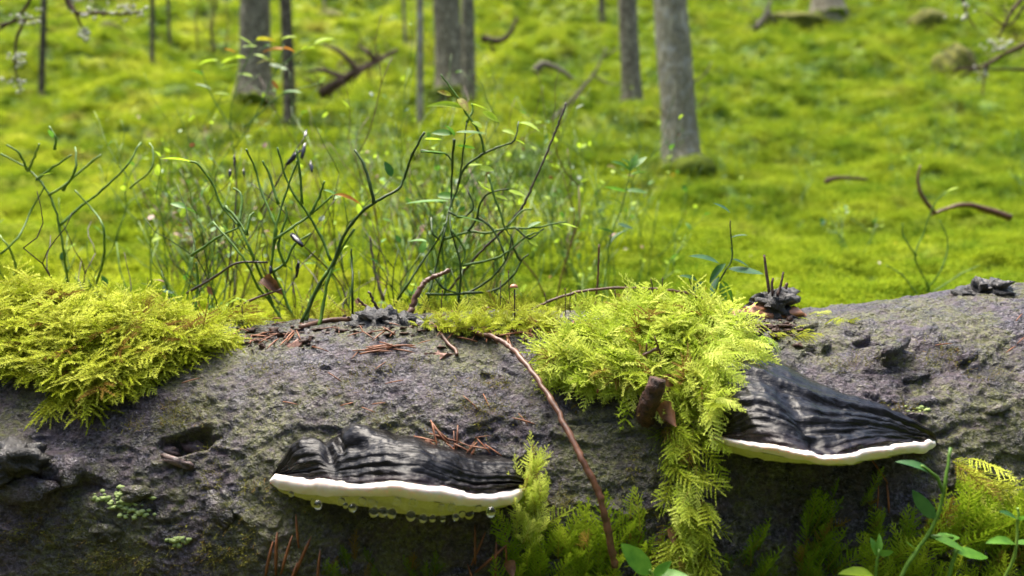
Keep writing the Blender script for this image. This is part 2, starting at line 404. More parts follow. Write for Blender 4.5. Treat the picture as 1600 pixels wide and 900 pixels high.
log = tag(link('fallen_log', mesh('fallen_log', lv - LC, logf, M['bark']), None, LC), 'wet dark fallen tree trunk lying across the foreground with mosses and bracket fungi', 'log')
LB = BVHTree.FromPolygons([Vector(v) for v in lv], [tuple(f) for f in logf.tolist()])
def on_log(x, y, default=.6):
    h = LB.ray_cast(Vector(CAM), ray(x, y))
    if h[0] is None: return P(x, y, default), np.array((0, 0, 1.))
    n = np.array(h[1]); n = n if n @ np.array(h[0] - Vector((h[0].x, AY, AZ + CAM[2]))) > 0 else -n
    return np.array(h[0]), n
def log_xt(x, th):
    y, z, r = log_base(np.array(x), np.array(th)); n = np.array((0, -math.sin(th), math.cos(th)))
    o = np.array((x, float(y), float(z) + CAM[2])); h = LB.ray_cast(Vector(o + n * .06), Vector(-n))
    return (np.array(h[0]) if h[0] else o), n
def logn(p):
    n = np.array((0, p[1] - AY, p[2] - (AZ + CAM[2]))); return n / np.linalg.norm(n)

# flakes, stub and knots that belong to the log
def plate(x, y, w, h, ang, lift, seed, thick=.0022):
    p, n0 = on_log(x, y); n = logn(p); t = np.array((1., 0, 0)); s = np.cross(n, t); rs = random.Random(seed)
    ring = []
    for k in range(13):
        a = 2 * math.pi * k / 13; r = 1 + .22 * rs.uniform(-1, 1); u, v = w * math.cos(a) * r, h * math.sin(a) * r
        u, v = u * math.cos(ang) - v * math.sin(ang), u * math.sin(ang) + v * math.cos(ang)
        ring.append(p + t * u + s * v + n * (lift + .0025 * rs.uniform(-1, 1)))
    top = np.array(ring) + n * thick; c = top.mean(0) + n * thick * .5
    V = np.concatenate([np.array(ring) - n * .004, top, [c]]); F = [(k, (k + 1) % 13, 13 + (k + 1) % 13, 13 + k) for k in range(13)] + [(13 + k, 13 + (k + 1) % 13, 26) for k in range(13)]
    return V, F
for a in ((305, 700, .010, .0045, -.3, .002, 1), (262, 706, .009, .004, -.25, .001, 2), (280, 722, .012, .003, -.3, .001, 3)):
    part('bark_flake', plate(*a), M['flake'], log)
fl = [(40, 765, .020, .008, .05, .002), (110, 735, .010, .009, .4, .002), (345, 795, .006, .013, .5, .001), (1395, 545, .014, .004, .5, .002),
      (1260, 515, .009, .003, .2, .001), (1345, 535, .008, .002, .3, .001), (1430, 590, .010, .003, .2, .001), (1510, 560, .009, .003, .4, .001),
      (1290, 545, .006, .002, .5, .001), (1560, 640, .009, .003, .3, .001), (215, 770, .010, .005, .2, .001), (170, 830, .011, .006, -.2, .001)]
for i, a in enumerate(fl): part('bark_flake', plate(*a, 20 + i), M['bark'], log)
p0, n0 = on_log(1008, 655); 
st = catmull([p0 - n0 * .01, P(1010, 640, p0[1] - .006), P(1022, 612, p0[1] - .016), P(1028, 592, p0[1] - .018)], 4)
part('branch_stub', tube(st, np.linspace(.0066, .0052, len(st)), 22, .16), M['stub'], log)
def knot(items, mat):
    return merge([blob(P(x, y, d), r, seed=int(x + y), amp=.65, seg=22, freq=2.4, sq=(1.2, 1, .75)) for x, y, d, r in items])
part('charred_knot', knot([(568, 512, .590, .012), (600, 505, .588, .015), (632, 514, .584, .014), (608, 522, .580, .012), (650, 510, .590, .008), (585, 498, .592, .009)], 0), M['char'], log)
part('charred_knot', knot([(1190, 472, .606, .009), (1212, 478, .602, .013), (1228, 463, .606, .007), (1215, 490, .597, .009)], 0), M['char'], log)
part('charred_knot', knot([(1530, 455, .60, .011), (1552, 452, .60, .010), (1510, 462, .60, .008)], 0), M['char'], log)
part('charred_knot', knot([(30, 713, .478, .013), (14, 735, .475, .010)], 0), M['char'], log)

# ------------------------------------------------------------------ the two bracket fungi
def conk(A, B, C, D, prot, label, rings, valley=None, seed=0, pw=.44, humps=()):
    N = 200; A, B, C, D = (resample(k, N) for k in (A, B, C, D)); s = np.linspace(0, 1, N)
    def ld(px): return np.array([on_log(x, y)[0][1] for x, y in px])
    def soft(v, k=41): return np.convolve(np.pad(v, k // 2, mode='edge'), np.hanning(k + 2)[1:-1] / np.hanning(k + 2).sum(), 'valid')
    dA = ld(A[::4]); dA = soft(soft(np.interp(s, s[::4], dA))) + .006
    dl = ld(B[::4]); dl = soft(np.interp(s, s[::4], dl))
    e0, e1 = dl[2], dl[-3]; dB = np.minimum(e0 + (e1 - e0) * s, dl) - prot * np.sin(math.pi * np.clip(s, 0, 1)) ** .55 * (1 + .06 * np.sin(s * 9 + seed))
    T = np.linspace(0, 1, 90); SS, TT = np.meshgrid(s, T)
    X = A[:, 0] * (1 - TT) + B[:, 0] * TT; Y = A[:, 1] * (1 - TT) + B[:, 1] * TT
    Dp = dA + (dB - dA) * TT ** pw
    W = np.stack([(X - 800) / FPX * Dp, Dp, (450 - Y) / FPX * Dp], -1) + CAM
    du = np.gradient(W, axis=1); dv = np.gradient(W, axis=0); nn = np.cross(dv, du); nn /= np.linalg.norm(nn, axis=-1)[..., None] + 1e-9
    nn = np.where((nn[..., 1:2] > 0) & (nn[..., 2:3] < 0), -nn, nn)
    if nn[45, 100, 2] < 0: nn = -nn
    wob = .05 * np.sin(SS * 11 + seed) + .05 * fbm(np.stack([SS * 6, TT * 2, SS * 0], -1), 3, seed)
    tt = TT + wob * .5
    rg = np.zeros_like(TT)
    for c0, wd, am in rings: rg += .68 * am * np.exp(-((tt - c0) / wd) ** 2)
    Wq = W @ np.array(Euler((.7, .5, .9)).to_matrix()); n3 = fbm(Wq * 95, 3, seed + 3) * .00045 + fbm(Wq * 30, 2, seed + 6) * .0011
    rip = .95 * np.sin(tt * 38 + 2.5 * fbm(np.stack([SS * 5, TT * 3, SS * 0], -1), 2, seed + 4)) * .00045 * (.5 + sm(.3, .7, TT)) + fbm(Wq * 230, 3, seed + 14) * .0005
    fade = sm(0, .05, TT) * sm(1.0, .95, TT)
    lobes = .0018 * fbm(np.stack([SS * 4 + seed, TT * 1.5, SS * 0], -1), 2, seed + 8)
    if valley: lobes = lobes - .005 * np.exp(-((SS - valley - .10 * (TT - 1)) / .05) ** 2) * sm(.2, .5, TT)
    for s0, t0, ws, wt, am in humps: lobes = lobes + am * np.exp(-((SS - s0) / ws) ** 2 - ((TT - t0) / wt) ** 2)
    W = W + nn * ((rg + n3 + rip + lobes) * fade)[..., None]
    loc = W[-1].mean(0); loc = np.array((W[0, 100, 0], dA[100], W[-1, :, 2].min()))
    root = thing('bracket_fungus', label, 'bracket fungus', loc)
    st = np.stack([SS, TT, SS * 0, SS * 0 + 1], -1)
    part('cap', (W.reshape(-1, 3), gridfaces(90, N)), M['cap'], root, True, [('st', 'FLOAT_COLOR', st)])
    K = np.linspace(0, 1, 14)[:, None]; wv = 1 + .18 * fbm(np.stack([s * 26, s * 0, s * 0], -1), 3, seed + 2)
    Xr = B[:, 0] * (1 - K) + C[:, 0] * K; Yr = (B[:, 1] - 1.2) * (1 - K) + C[:, 1] * K
    dr = dB + .0015 - .0058 * np.sin(math.pi * np.clip(K, 0, 1)) ** .7 * wv + .004 * K
    Wr = np.stack([(Xr - 800) / FPX * dr, dr, (450 - Yr) / FPX * dr], -1) + CAM
    Wr[..., 2] += .0006 * fbm(Wr * np.array((160, 20, 20)), 3, seed + 9)
    part('rim', (Wr.reshape(-1, 3), gridfaces(14, N)), M['rim'], root)
    dC = dr[-1]; rows = []
    dlog = ld(D[::4]); dlog = np.interp(s, s[::4], dlog)
    for k in np.linspace(0, 1, 16):
        d = dC + k * np.minimum(.018, (dlog - dC) * .6); x = C[:, 0] * (1 - k) + D[:, 0] * k; y = C[:, 1] - .6 + (D[:, 1] - C[:, 1]) * math.sin(k * math.pi / 2) ** 1.0
        rows.append(np.stack([(x - 800) / FPX * d, d, (450 - y) / FPX * d], -1) + CAM)
    z = rows[-1][:, 2]; back = np.maximum(dlog + .015, .47)
    for k in np.linspace(.1, 1, 8):
        r = rows[15].copy(); r[:, 1] = r[:, 1] + (back - r[:, 1]) * k; r[:, 0] = rows[15][:, 0] * (r[:, 1] / rows[15][:, 1]) ** .3; r[:, 2] = z + .012 * k * k; rows.append(r)
    U = np.array(rows); U[..., 2] += .0007 * fbm(U * 160, 3, seed + 5)
    part('pore_surface', (U.reshape(-1, 3), gridfaces(len(rows), N)), M['pores'], root)
    return root, W, U
LA = [(424, 748), (429, 736), (437, 719), (460, 692), (486, 684), (508, 690), (519, 684), (538, 673), (572, 666), (601, 670), (618, 678), (650, 681), (673, 692), (710, 700), (745, 709), (782, 712), (808, 722), (820, 739), (826, 756)]
LBm = [(424, 748), (430, 742), (457, 747), (486, 750), (506, 747), (532, 754), (561, 757), (607, 752), (659, 756), (702, 764), (745, 773), (782, 770), (814, 763), (826, 756)]
LCc = [(420, 752), (434, 764), (472, 773), (515, 776), (572, 775), (616, 776), (659, 782), (716, 789), (774, 793), (808, 787), (828, 764)]
LD = [(426, 758), (445, 772), (486, 783), (529, 790), (572, 792), (630, 803), (687, 807), (730, 803), (768, 796), (805, 788), (826, 768)]
lroot, LW, LU = conk(LA, LBm, LCc, LD, .058, 'black topped bracket fungus with droplets hanging below its cream rim, left on the log',
                     [(.73, .022, -.0034), (.80, .04, .0020), (.56, .05, .0016), (.45, .022, -.0018), (.89, .02, -.0014), (.18, .06, .0022), (.30, .02, -.0012)], seed=3, humps=((.30, .02, .012, .30, -.007), (.36, .12, .05, .12, .006), (.15, .35, .07, .30, .005), (.255, .45, .02, .25, -.004), (.36, .33, .06, .06, -.005), (.55, .5, .15, .25, .003)))
RA = [(1106, 690), (1100, 640), (1098, 590), (1102, 548), (1130, 539), (1161, 545), (1222, 565), (1262, 589), (1323, 617), (1381, 637), (1424, 658), (1450, 676), (1462, 692)]
RB = [(1106, 678), (1150, 687), (1195, 694), (1246, 702), (1279, 711), (1310, 713), (1347, 703), (1381, 697), (1431, 692), (1452, 688), (1462, 690)]
RC = [(1108, 684), (1140, 696), (1178, 705), (1246, 718), (1296, 726), (1330, 725), (1364, 717), (1414, 710), (1448, 707), (1464, 695)]
RD = [(1112, 694), (1140, 708), (1178, 716), (1230, 724), (1296, 727), (1330, 726), (1364, 718), (1414, 710), (1448, 706), (1462, 696)]
rroot, RW, RU = conk(RA, RB, RC, RD, .066, 'black ridged bracket fungus with clean white rim under yellow moss, right on the log',
                     [(.68, .025, -.0030), (.74, .04, .0014), (.30, .03, -.0034), (.24, .04, .0030), (.45, .02, -.0018), (.53, .04, .0018), (.12, .05, .0025), (.85, .018, -.0018), (.60, .018, -.0014), (.92, .02, .0010)], .52, seed=11)

drops = [(447, 766, 5), (455, 772, 4), (494, 784, 8), (497, 789, 6), (534, 783, 5), (551, 793, 6), (566, 783, 6), (582, 786, 7), (584, 800, 7), (598, 800, 7), (612, 802, 7),
         (620, 784, 6), (642, 806, 7), (645, 786, 6), (661, 810, 6), (676, 810, 5), (692, 811, 4), (690, 793, 5), (706, 793, 6), (712, 808, 5), (722, 803, 5), (733, 803, 7), (748, 794, 5), (767, 800, 7), (540, 790, 4)]
ub = BVHTree.FromPolygons([Vector(v) for v in LU.reshape(-1, 3)], [tuple(f) for f in gridfaces(*LU.shape[:2]).tolist()])
dm = mesh('water_droplet', *blob((0, 0, 0), 1.0, 1, 0, 16, sq=(1, 1, 1.12)), M['water'])
for x, y, r in drops:
    h = ub.ray_cast(Vector(CAM), ray(x, y - 2)); hy = (h[0].y if h[0] else .432)
    o = link('water_droplet', dm, None, P(x, y, hy - .0034)); o.scale = (r / FPX * hy * 1.1,) * 3
    tag(o, 'clear water droplet hanging under the cream rim of the left bracket fungus', 'droplet', 'droplets under the left bracket fungus')

# ------------------------------------------------------------------ moss shoots (unit length along +Y, up +Z)
def frond(seed, nb=13, serr=3, ang=58, wid=.30, droop=.35, lw=.020):
    r = random.Random(seed); V, F, Cc = [], [], []
    bend = r.uniform(-.25, .25)
    def stem(t): return np.array((bend * t * t, t, .25 * t - droop * t * t))
    def add(pts, cols):
        o = len(V); V.extend(pts); Cc.extend(cols); return o
    prev = None
    for k in range(7):
        t = k / 6; c = stem(t); w2 = .014 * (1 - .7 * t)
        o = add([c + (-w2, 0, 0), c + (w2, 0, 0.004)], [(t, .75 * (1 - t))] * 2)
        if prev is not None: F.extend([(prev, prev + 1, o + 1), (prev, o + 1, o)])
        prev = o
    for k in range(nb):
        for sd in (-1, 1):
            t = (k + .5 + .25 * r.uniform(-1, 1)) / nb; b = stem(t * .98)
            L = wid * (math.sin(math.pi * min(1, .22 + .80 * t)) ** .8) * r.uniform(.5, 1.25) + .02
            a = math.radians(ang + r.uniform(-9, 9) - 18 * t); d = np.array((sd * math.sin(a), math.cos(a), r.uniform(-.25, .15)))
            pts = []
            for j in range(3):
                u = j / 2; c = b + d * L * u + np.array((0, .10 * L * u * u, -.30 * L * u * u)); pts.append(c)
            side = np.array((-d[1] * sd, d[0] * sd, 0)); wv = lw * r.uniform(.8, 1.2)
            c0 = (t, 0.0)
            o = add([pts[0] - side * wv * .6, pts[0] + side * wv * .6, pts[1] - side * wv, pts[1] + side * wv, pts[2]], [c0] * 5)
            F.extend([(o, o + 1, o + 3), (o, o + 3, o + 2), (o + 2, o + 3, o + 4)])
            for j in range(serr):
                u = (j + .4) / serr; i0 = min(int(u * 2), 1); f = u * 2 - i0; c = pts[i0] * (1 - f) + pts[i0 + 1] * f
                for s2 in (-1, 1):
                    tip = c + d * L * .20 + side * s2 * wv * 2.3 + np.array((0, 0, r.uniform(-.02, .03)))
                    o = add([c - d * L * .07, c + d * L * .09, tip], [c0] * 3); F.append((o, o + 1, o + 2))
    return np.array(V), np.array(F), np.array(Cc)
def shaggy(seed, n=46, droop=.25, nbr=5, ls=1.0):      # shoot clothed in pointed leaves with a few side branches
    r = random.Random(seed); V, F, Cc = [], [], []
    axes = [(np.zeros(3), np.array((r.uniform(-.15, .15), 1, .2)), 1.0, n)]
    for k in range(nbr):
        t = .15 + .62 * k / nbr; sd = (-1) ** k
        axes.append((np.array((0, t, .2 * t - droop * t * t)), np.array((sd * .8, .75, r.uniform(-.1, .35))), .42 * r.uniform(.7, 1.2), n // 3 if ls == 1 else int(n * .32)))
    for b, d, L, m in axes:
        d = d / np.linalg.norm(d); s = np.cross(d, (0, 0, 1)); s /= np.linalg.norm(s); u = np.cross(s, d)
        for i in range(m):
            t = i / m; c = b + d * L * t + np.array((0, 0, -droop * L * t * t)); a = i * 2.4 + r.uniform(-.3, .3)
            o = s * math.cos(a) + u * math.sin(a); ll = .13 * ls * (1.15 - .5 * t) * r.uniform(.8, 1.2); w = np.cross(d, o) * .026 * ls
            tip = c + d * ll * .85 + o * ll * .55
            k = len(V); V += [c - w, c + w, tip]; Cc += [(t, .5 * (1 - t)), (t, .5 * (1 - t)), (t, 0)]; F.append((k, k + 1, k + 2))
    return np.array(V), np.array(F), np.array(Cc)
FR = {'feather': [frond(k, 14, 3, 60, .27, .42, .015) for k in range(6)],
      'wide': [frond(k + 20, 10, 3, 64, .40, .75, .026) for k in range(5)],
      'shaggy': [shaggy(k + 40, 84, .3, 9, .58) for k in range(6)],
      'shoot': [frond(k + 60, 12, 2, 52, .21, .12, .011) for k in range(5)],
      'tiny': [shaggy(k + 80, 9, .1, 0) for k in range(4)]}
class Moss:
    def __init__(s): s.V, s.F, s.C, s.o = [], [], [], 0
    def add(s, kind, base, d, up, scale, tint):
        v, f, c = FR[kind][RNG.integers(len(FR[kind]))]
        d = d / (np.linalg.norm(d) + 1e-9); sd = np.cross(d, up); sd /= np.linalg.norm(sd) + 1e-9; u = np.cross(sd, d)
        s.V.append(base + scale * (v[:, :1] * sd + v[:, 1:2] * d + v[:, 2:3] * u)); s.F.append(f + s.o); s.o += len(v)
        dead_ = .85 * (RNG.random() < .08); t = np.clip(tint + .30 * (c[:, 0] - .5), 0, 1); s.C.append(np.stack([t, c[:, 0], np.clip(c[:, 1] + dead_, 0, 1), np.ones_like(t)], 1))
    def build(s, name, mat, label, cat='moss', parent=None):
        V = np.concatenate(s.V); F = np.concatenate(s.F); C = np.concatenate(s.C); L = V.mean(0)
        o = link(name, mesh(name, V - L, F, mat, False, [('tint', 'FLOAT_COLOR', C)]), None, L)
        return tag(o, label, cat, None, 'stuff')
def inpoly(poly, x, y):
    c = False; n = len(poly)
    for i in range(n):
        (x1, y1), (x2, y2) = poly[i], poly[i - 1]
        if (y1 > y) != (y2 > y) and x < (x2 - x1) * (y - y1) / (y2 - y1) + x1: c = not c
    return c
def sample(poly):
    xs, ys_ = [p[0] for p in poly], [p[1] for p in poly]
    while True:
        x, y = random.uniform(min(xs), max(xs)), random.uniform(min(ys_), max(ys_))
        if inpoly(poly, x, y): return x, y
def rnd3(a): return RNG.uniform(-a, a, 3)
def patch(ms, poly, n, thick, flow, kind, scale, tint=(.2, .95), nout=.5, jitter=.45, back=None):
    for i in range(n):
        x, y = sample(poly); p, nr = on_log(x, y); nv = logn(p)
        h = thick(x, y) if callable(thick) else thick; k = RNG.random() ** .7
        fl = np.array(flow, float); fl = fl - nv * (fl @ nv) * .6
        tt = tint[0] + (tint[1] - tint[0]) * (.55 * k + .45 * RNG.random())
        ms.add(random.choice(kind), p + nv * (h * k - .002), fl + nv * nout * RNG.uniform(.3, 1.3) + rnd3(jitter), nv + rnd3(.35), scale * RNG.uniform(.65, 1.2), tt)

# --- left cushion
ms = Moss()
lp = [(-70, 492), (100, 488), (200, 496), (270, 512), (335, 526), (300, 545), (230, 562), (215, 590), (170, 605), (110, 612), (50, 575), (0, 570), (-70, 570)]
th = lambda x, y: .014 * float(sm(360, 40, x)) * float(sm(640, 520, y)) + .003
patch(ms, lp, 1500, th, (.6, -.45, -.2), ['shaggy', 'shaggy', 'shaggy', 'feather'], .034, (.15, 1.0), .22, .65)
for i in range(700):
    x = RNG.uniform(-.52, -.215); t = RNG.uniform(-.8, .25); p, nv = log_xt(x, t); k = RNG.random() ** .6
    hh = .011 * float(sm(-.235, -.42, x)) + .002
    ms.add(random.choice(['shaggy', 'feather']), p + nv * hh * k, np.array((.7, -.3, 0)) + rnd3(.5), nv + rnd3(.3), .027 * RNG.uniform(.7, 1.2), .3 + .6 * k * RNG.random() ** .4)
ms.build('moss_cushion', M['moss_yellow'], 'thick yellow green feather moss cushion over the left end of the log')
# --- middle cushion
ms = Moss()
mp = [(868, 548), (915, 522), (960, 500), (1040, 494), (1110, 496), (1140, 506), (1150, 525), (1115, 545), (1128, 590), (1125, 630), (1085, 640), (1050, 612), (1000, 598), (940, 600), (900, 592), (875, 572)]
thm = lambda x, y: .008 * float(sm(840, 960, x)) * float(sm(1160, 1080, x)) + .003
patch(ms, mp, 1250, thm, (-.25, -.55, -.2), ['feather', 'feather', 'shaggy', 'wide', 'shaggy'], .031, (.10, 1.0), .26, .75)
for i in range(420):
    x = RNG.uniform(.065, .185); t = RNG.uniform(-.7, .2); p, nv = log_xt(x, t); k = RNG.random() ** .6
    ms.add(random.choice(['feather', 'shaggy']), p + nv * .006 * k, np.array((0, -.5, -.1)) + rnd3(.7), nv + rnd3(.3), .018 * RNG.uniform(.6, 1.2), .3 + .6 * RNG.random())
for i in range(90):           # fringe hanging over bark and over the edge of the right fungus
    x, y = sample([(850, 575), (900, 588), (1000, 600), (1000, 580), (900, 565)]); p, _ = on_log(x, y); nv = logn(p)
    ms.add(random.choice(['wide', 'feather', 'shaggy']), p + nv * .010, np.array((-.5, -.5, -.3)) + rnd3(.6), nv + rnd3(.5), .023 * RNG.uniform(.8, 1.25), .6 + .4 * RNG.random())
for i in range(125):
    x, y = sample([(1080, 548), (1145, 545), (1152, 590), (1138, 655), (1090, 668)]); p, _ = on_log(x, y); nv = logn(p)
    ms.add(random.choice(['feather', 'shaggy', 'wide']), p + nv * RNG.uniform(.014, .034), np.array((.45, -.35, -.25)) + rnd3(.5), nv + rnd3(.4), .021 * RNG.uniform(.7, 1.25), .45 + .5 * RNG.random())
CB = BVHTree.FromPolygons([Vector(v) for v in RW.reshape(-1, 3)], [tuple(f) for f in gridfaces(*RW.shape[:2]).tolist()])
for i in range(90):
    x, y = sample([(1098, 538), (1150, 540), (1150, 575), (1136, 610), (1140, 650), (1110, 680), (1096, 640)]); h = CB.ray_cast(Vector(CAM), ray(x, y))
    if h[0] is None: continue
    p = np.array(h[0]); nv = np.array((0, -.75, .66))
    ms.add(random.choice(['feather', 'shaggy', 'wide']), p + nv * RNG.uniform(.001, .010) + np.array((-.008, 0, .004)), np.array((.55, -.3, -.3)) + rnd3(.55), nv + rnd3(.4), .019 * RNG.uniform(.7, 1.25), .45 + .5 * RNG.random())
ms.build('moss_cushion', M['moss_lime'], 'bright lime feathery moss cushion spilling over the middle of the log')
# --- hanging strand under it
ms = Moss()
patch(ms, [(1030, 650), (1080, 650), (1105, 700), (1095, 790), (1090, 900), (1020, 900), (1040, 800), (1025, 710)], 80, .020, (.05, -.35, -1), ['shaggy', 'feather', 'shaggy'], .023, (.0, .95), .6, .75)
patch(ms, [(1045, 780), (1110, 780), (1095, 920), (1010, 920)], 70, .016, (.1, -.35, -.7), ['shaggy', 'shoot', 'shaggy'], .026, (.0, .8), .5, .6)
ms.build('hanging_moss', M['moss_lime'], 'ragged strands of yellow moss hanging down the log below the broken stub')
# --- upright shoots on the front of the log
ms = Moss()
up = (.05, -.35, .9)
patch(ms, [(800, 860), (805, 770), (818, 735), (842, 735), (848, 790), (838, 860)], 60, .005, (.1, -.4, .8), ['shoot'], .028, (.45, 1.0), .35, .45)
ms.build('moss_tuft', M['moss_lime'], 'small yellow green moss tuft growing beside the right end of the left bracket fungus')
ms = Moss()
patch(ms, [(770, 960), (800, 880), (880, 860), (960, 860), (1010, 830), (1015, 960)], 80, .005, up, ['shoot', 'shoot', 'feather'], .036, (.15, .85), .35, .4)
patch(ms, [(860, 860), (920, 830), (1010, 800), (1010, 860)], 26, .004, up, ['shoot'], .022, (.2, .7), .3, .4)
ms.build('moss_shoots', M['moss_green'], 'upright green moss shoots along the bottom of the log, between twig and left fungus')
ms = Moss()
patch(ms, [(1330, 960), (1360, 880), (1420, 850), (1470, 820), (1600, 800), (1660, 960)], 110, .007, up, ['shoot', 'shoot', 'feather'], .038, (.1, .9), .4, .45)
patch(ms, [(1540, 830), (1600, 790), (1660, 800), (1660, 900), (1540, 900)], 30, .006, up, ['shoot'], .034, (.2, .8), .4, .4)
ms.build('moss_shoots', M['moss_green'], 'upright green moss shoots at the lower right corner of the log')
ms = Moss()
patch(ms, [(1250, 960), (1245, 850), (1262, 810), (1285, 810), (1300, 870), (1305, 960)], 50, .006, up, ['shoot'], .034, (.0, .45), .3, .35)
patch(ms, [(1120, 960), (1140, 870), (1180, 840), (1200, 900), (1200, 960)], 26, .005, up, ['shoot'], .030, (.0, .4), .3, .35)
patch(ms, [(1340, 760), (1355, 740), (1380, 860), (1360, 900)], 14, .004, up, ['shoot'], .022, (.1, .5), .3, .4)
patch(ms, [(500, 900), (520, 830), (560, 880), (700, 880), (700, 930), (500, 930)], 22, .003, up, ['shoot'], .022, (.0, .35), .3, .4)
ms.build('moss_shoots', M['moss_green'], 'dark green moss shoots in the shade below the two bracket fungi')
ms = Moss()
patch(ms, [(1478, 715), (1500, 700), (1530, 740), (1545, 790), (1515, 790), (1490, 750)], 22, .006, (.5, -.4, -.5), ['feather', 'shaggy'], .026, (.4, 1.), .5, .45)
ms.build('moss_tuft', M['moss_yellow'], 'pale yellow moss tuft hanging right of the right bracket fungus')
# --- thin moss on the crest and film on the bark
ms = Moss()
patch(ms, [(640, 512), (700, 500), (860, 498), (870, 520), (720, 522)], 260, .004, (.3, -.4, .2), ['shaggy', 'feather'], .017, (.2, .9), .5, .7)
patch(ms, [(1225, 490), (1240, 482), (1330, 500), (1330, 512), (1260, 505)], 14, .001, (.6, -.3, .1), ['shaggy', 'feather'], .014, (.3, .9), .4, .5)
patch(ms, [(1175, 515), (1240, 510), (1300, 525), (1200, 530)], 10, .001, (.8, -.4, -.1), ['shaggy'], .015, (.5, 1), .3, .4)
for i in range(500):
    x = RNG.uniform(-.2, .06); t = RNG.uniform(-.9, -.05); p, nv = log_xt(x, t)
    ms.add('shaggy', p, np.array((0, -.1, .6)) + rnd3(.7), nv + rnd3(.3), .022 * RNG.uniform(.6, 1.2), RNG.random())
ms.build('moss_film', M['moss_yellow'], 'thin yellow green moss creeping along the crest of the log')
ms = Moss(); cnt = 0
cl = [(60, 830, 60, 30), (180, 870, 60, 35), (350, 860, 70, 45), (370, 755, 55, 35), (330, 690, 30, 15), (230, 660, 90, 14), (520, 590, 90, 22), (420, 570, 50, 12), (740, 640, 80, 40), (800, 600, 60, 30), (650, 660, 70, 18),
      (1480, 560, 60, 20), (1340, 570, 50, 14), (1410, 640, 30, 12), (880, 800, 40, 40), (640, 575, 60, 14), (1000, 760, 30, 50), (1540, 585, 40, 12), (270, 640, 40, 20), (830, 560, 40, 25)]
for cx, cy, sx, sy in cl:
    for i in range(int(sx * sy * .19)):
        x, y = random.gauss(cx, sx * .55), random.gauss(cy, sy * .55)
        if y < 500 or y > 905 or fbm(np.array((x / 26., y / 20., 3.)), 3, 5) < -.05: continue
        p, _ = on_log(x, y); nv = logn(p)
        ms.add('tiny', p - nv * .0004, nv + rnd3(.8), rnd3(1), .0085 * RNG.uniform(.5, 1.3), RNG.random())
ms.build('moss_film', M['film'], 'dull olive film of tiny mosses in patches over the bark')
# lichen flecks
items = []
for cx, cy, sx, sy, n in ((180, 780, 40, 18, 60), (280, 845, 16, 10, 24), (210, 800, 30, 10, 24), (1440, 640, 20, 8, 12)):
    for i in range(n):
        p, _ = on_log(random.gauss(cx, sx * .5), random.gauss(cy, sy * .5)); items.append(blob(p, .0016 * RNG.uniform(.5, 1.2), i, .4, 6, 2, (1.3, 1, .8)))
o = solo('lichen_crust', merge(items), M['lichen_green'], 'pale green lichen flecks on the left side of the log', 'lichen'); o['kind'] = 'stuff'

# haircap moss star on the crest
def star(cx, cy, n, L, name, label):
    p, _ = on_log(cx, cy + 26); root = thing(name, label, 'moss plant', p)
    top = P(cx, cy, p[1] - .006); V = catmull([p, (p + top) / 2, top], 3)
    part('stem', tube(V, .0009, 5), M['stem_lime'], root); lv_, lf = [], []
    for i in range(n):
        a = i * 2.4; t = RNG.uniform(.25, 1); b = p + (top - p) * t; d = np.array((math.cos(a), math.sin(a) * .8, RNG.uniform(.1, .7))); d /= np.linalg.norm(d)
        s = np.cross(d, (0, 0, 1)); s /= np.linalg.norm(s)
        pts = [b + d * L * u + np.array((0, 0, -L * .7 * u * u * u)) for u in (0, .4, .75, 1)]
        k = len(lv_)
        for u, c in zip((.8, 1, .7, .1), pts): lv_ += [c - s * .0006 * u, c + s * .0006 * u]
        lf += [(k + 2 * j, k + 2 * j + 1, k + 2 * j + 3, k + 2 * j + 2) for j in range(3)]
    part('leaves', (np.array(lv_), lf), M['leaf_lime'], root)
star(1186, 528, 60, .017, 'haircap_moss', 'single star leaved haircap moss above the right bracket fungus')

# ------------------------------------------------------------------ leaves and shrubs
def leaf_mesh(name, mat, wid=.5, cup=.10, seg=7, bend=.15, tooth=0.0, seed=0):
    V, F = [], []; r = random.Random(seed)
    for i in range(seg + 1):
        t = i / seg; wv = wid * .5 * (math.sin(math.pi * t ** .85) ** .75 if 0 < t < 1 else 0) + .006
        wv *= 1 + tooth * ((-1) ** i); z = -bend * t * t
        V += [(-wv, t, z + cup * wv * 2), (0, t, z), (wv, t, z + cup * wv * 2)]
    for i in range(seg):
        a = 3 * i; F += [(a, a + 1, a + 4, a + 3), (a + 1, a + 2, a + 5, a + 4)]
    return mesh(name, V, F, mat)
LM = {k: [leaf_mesh('leaf', M['leaf_' + k], w_, c_, 7, b_, tt, i) for i, (w_, c_, b_, tt) in enumerate(((.52, .12, .15, 0), (.46, .18, .3, .04), (.58, .05, .05, .03)))]
      for k in ('lime', 'green', 'gloss', 'orange', 'brown', 'spot', 'pale')}
LM['black'] = [mesh('withered_leaf', *blob((0, .5, 0), .5, k, .45, 10, 1.8, (.30, .9, .14)), M['leaf_black']) for k in range(2)]
LM['curl'] = [leaf_mesh('leaf', M['leaf_brown'], .7, .5, 6, .5, .08, 5)]
def leaf(root, kind, p, q, roll=None, name=None, wide=1.0):         # from base p to tip q
    p, q = np.asarray(p), np.asarray(q); d = q - p; L = np.linalg.norm(d); y = Vector(d / L)
    up = Vector((random.uniform(-.5, .5), random.uniform(-.9, .2), 1)) if roll is None else Vector(roll)
    x = y.cross(up); x.normalize(); z = x.cross(y)
    o = link(name or ('withered_leaf' if kind == 'black' else 'leaf'), random.choice(LM[kind]), root)
    mt = Matrix((x, y, z)).transposed().to_4x4(); o.rotation_euler = mt.to_euler(); o.scale = (L * wide, L, L)
    o.location = Vector(p) - root.matrix_basis.translation if root else Vector(p)
    return o
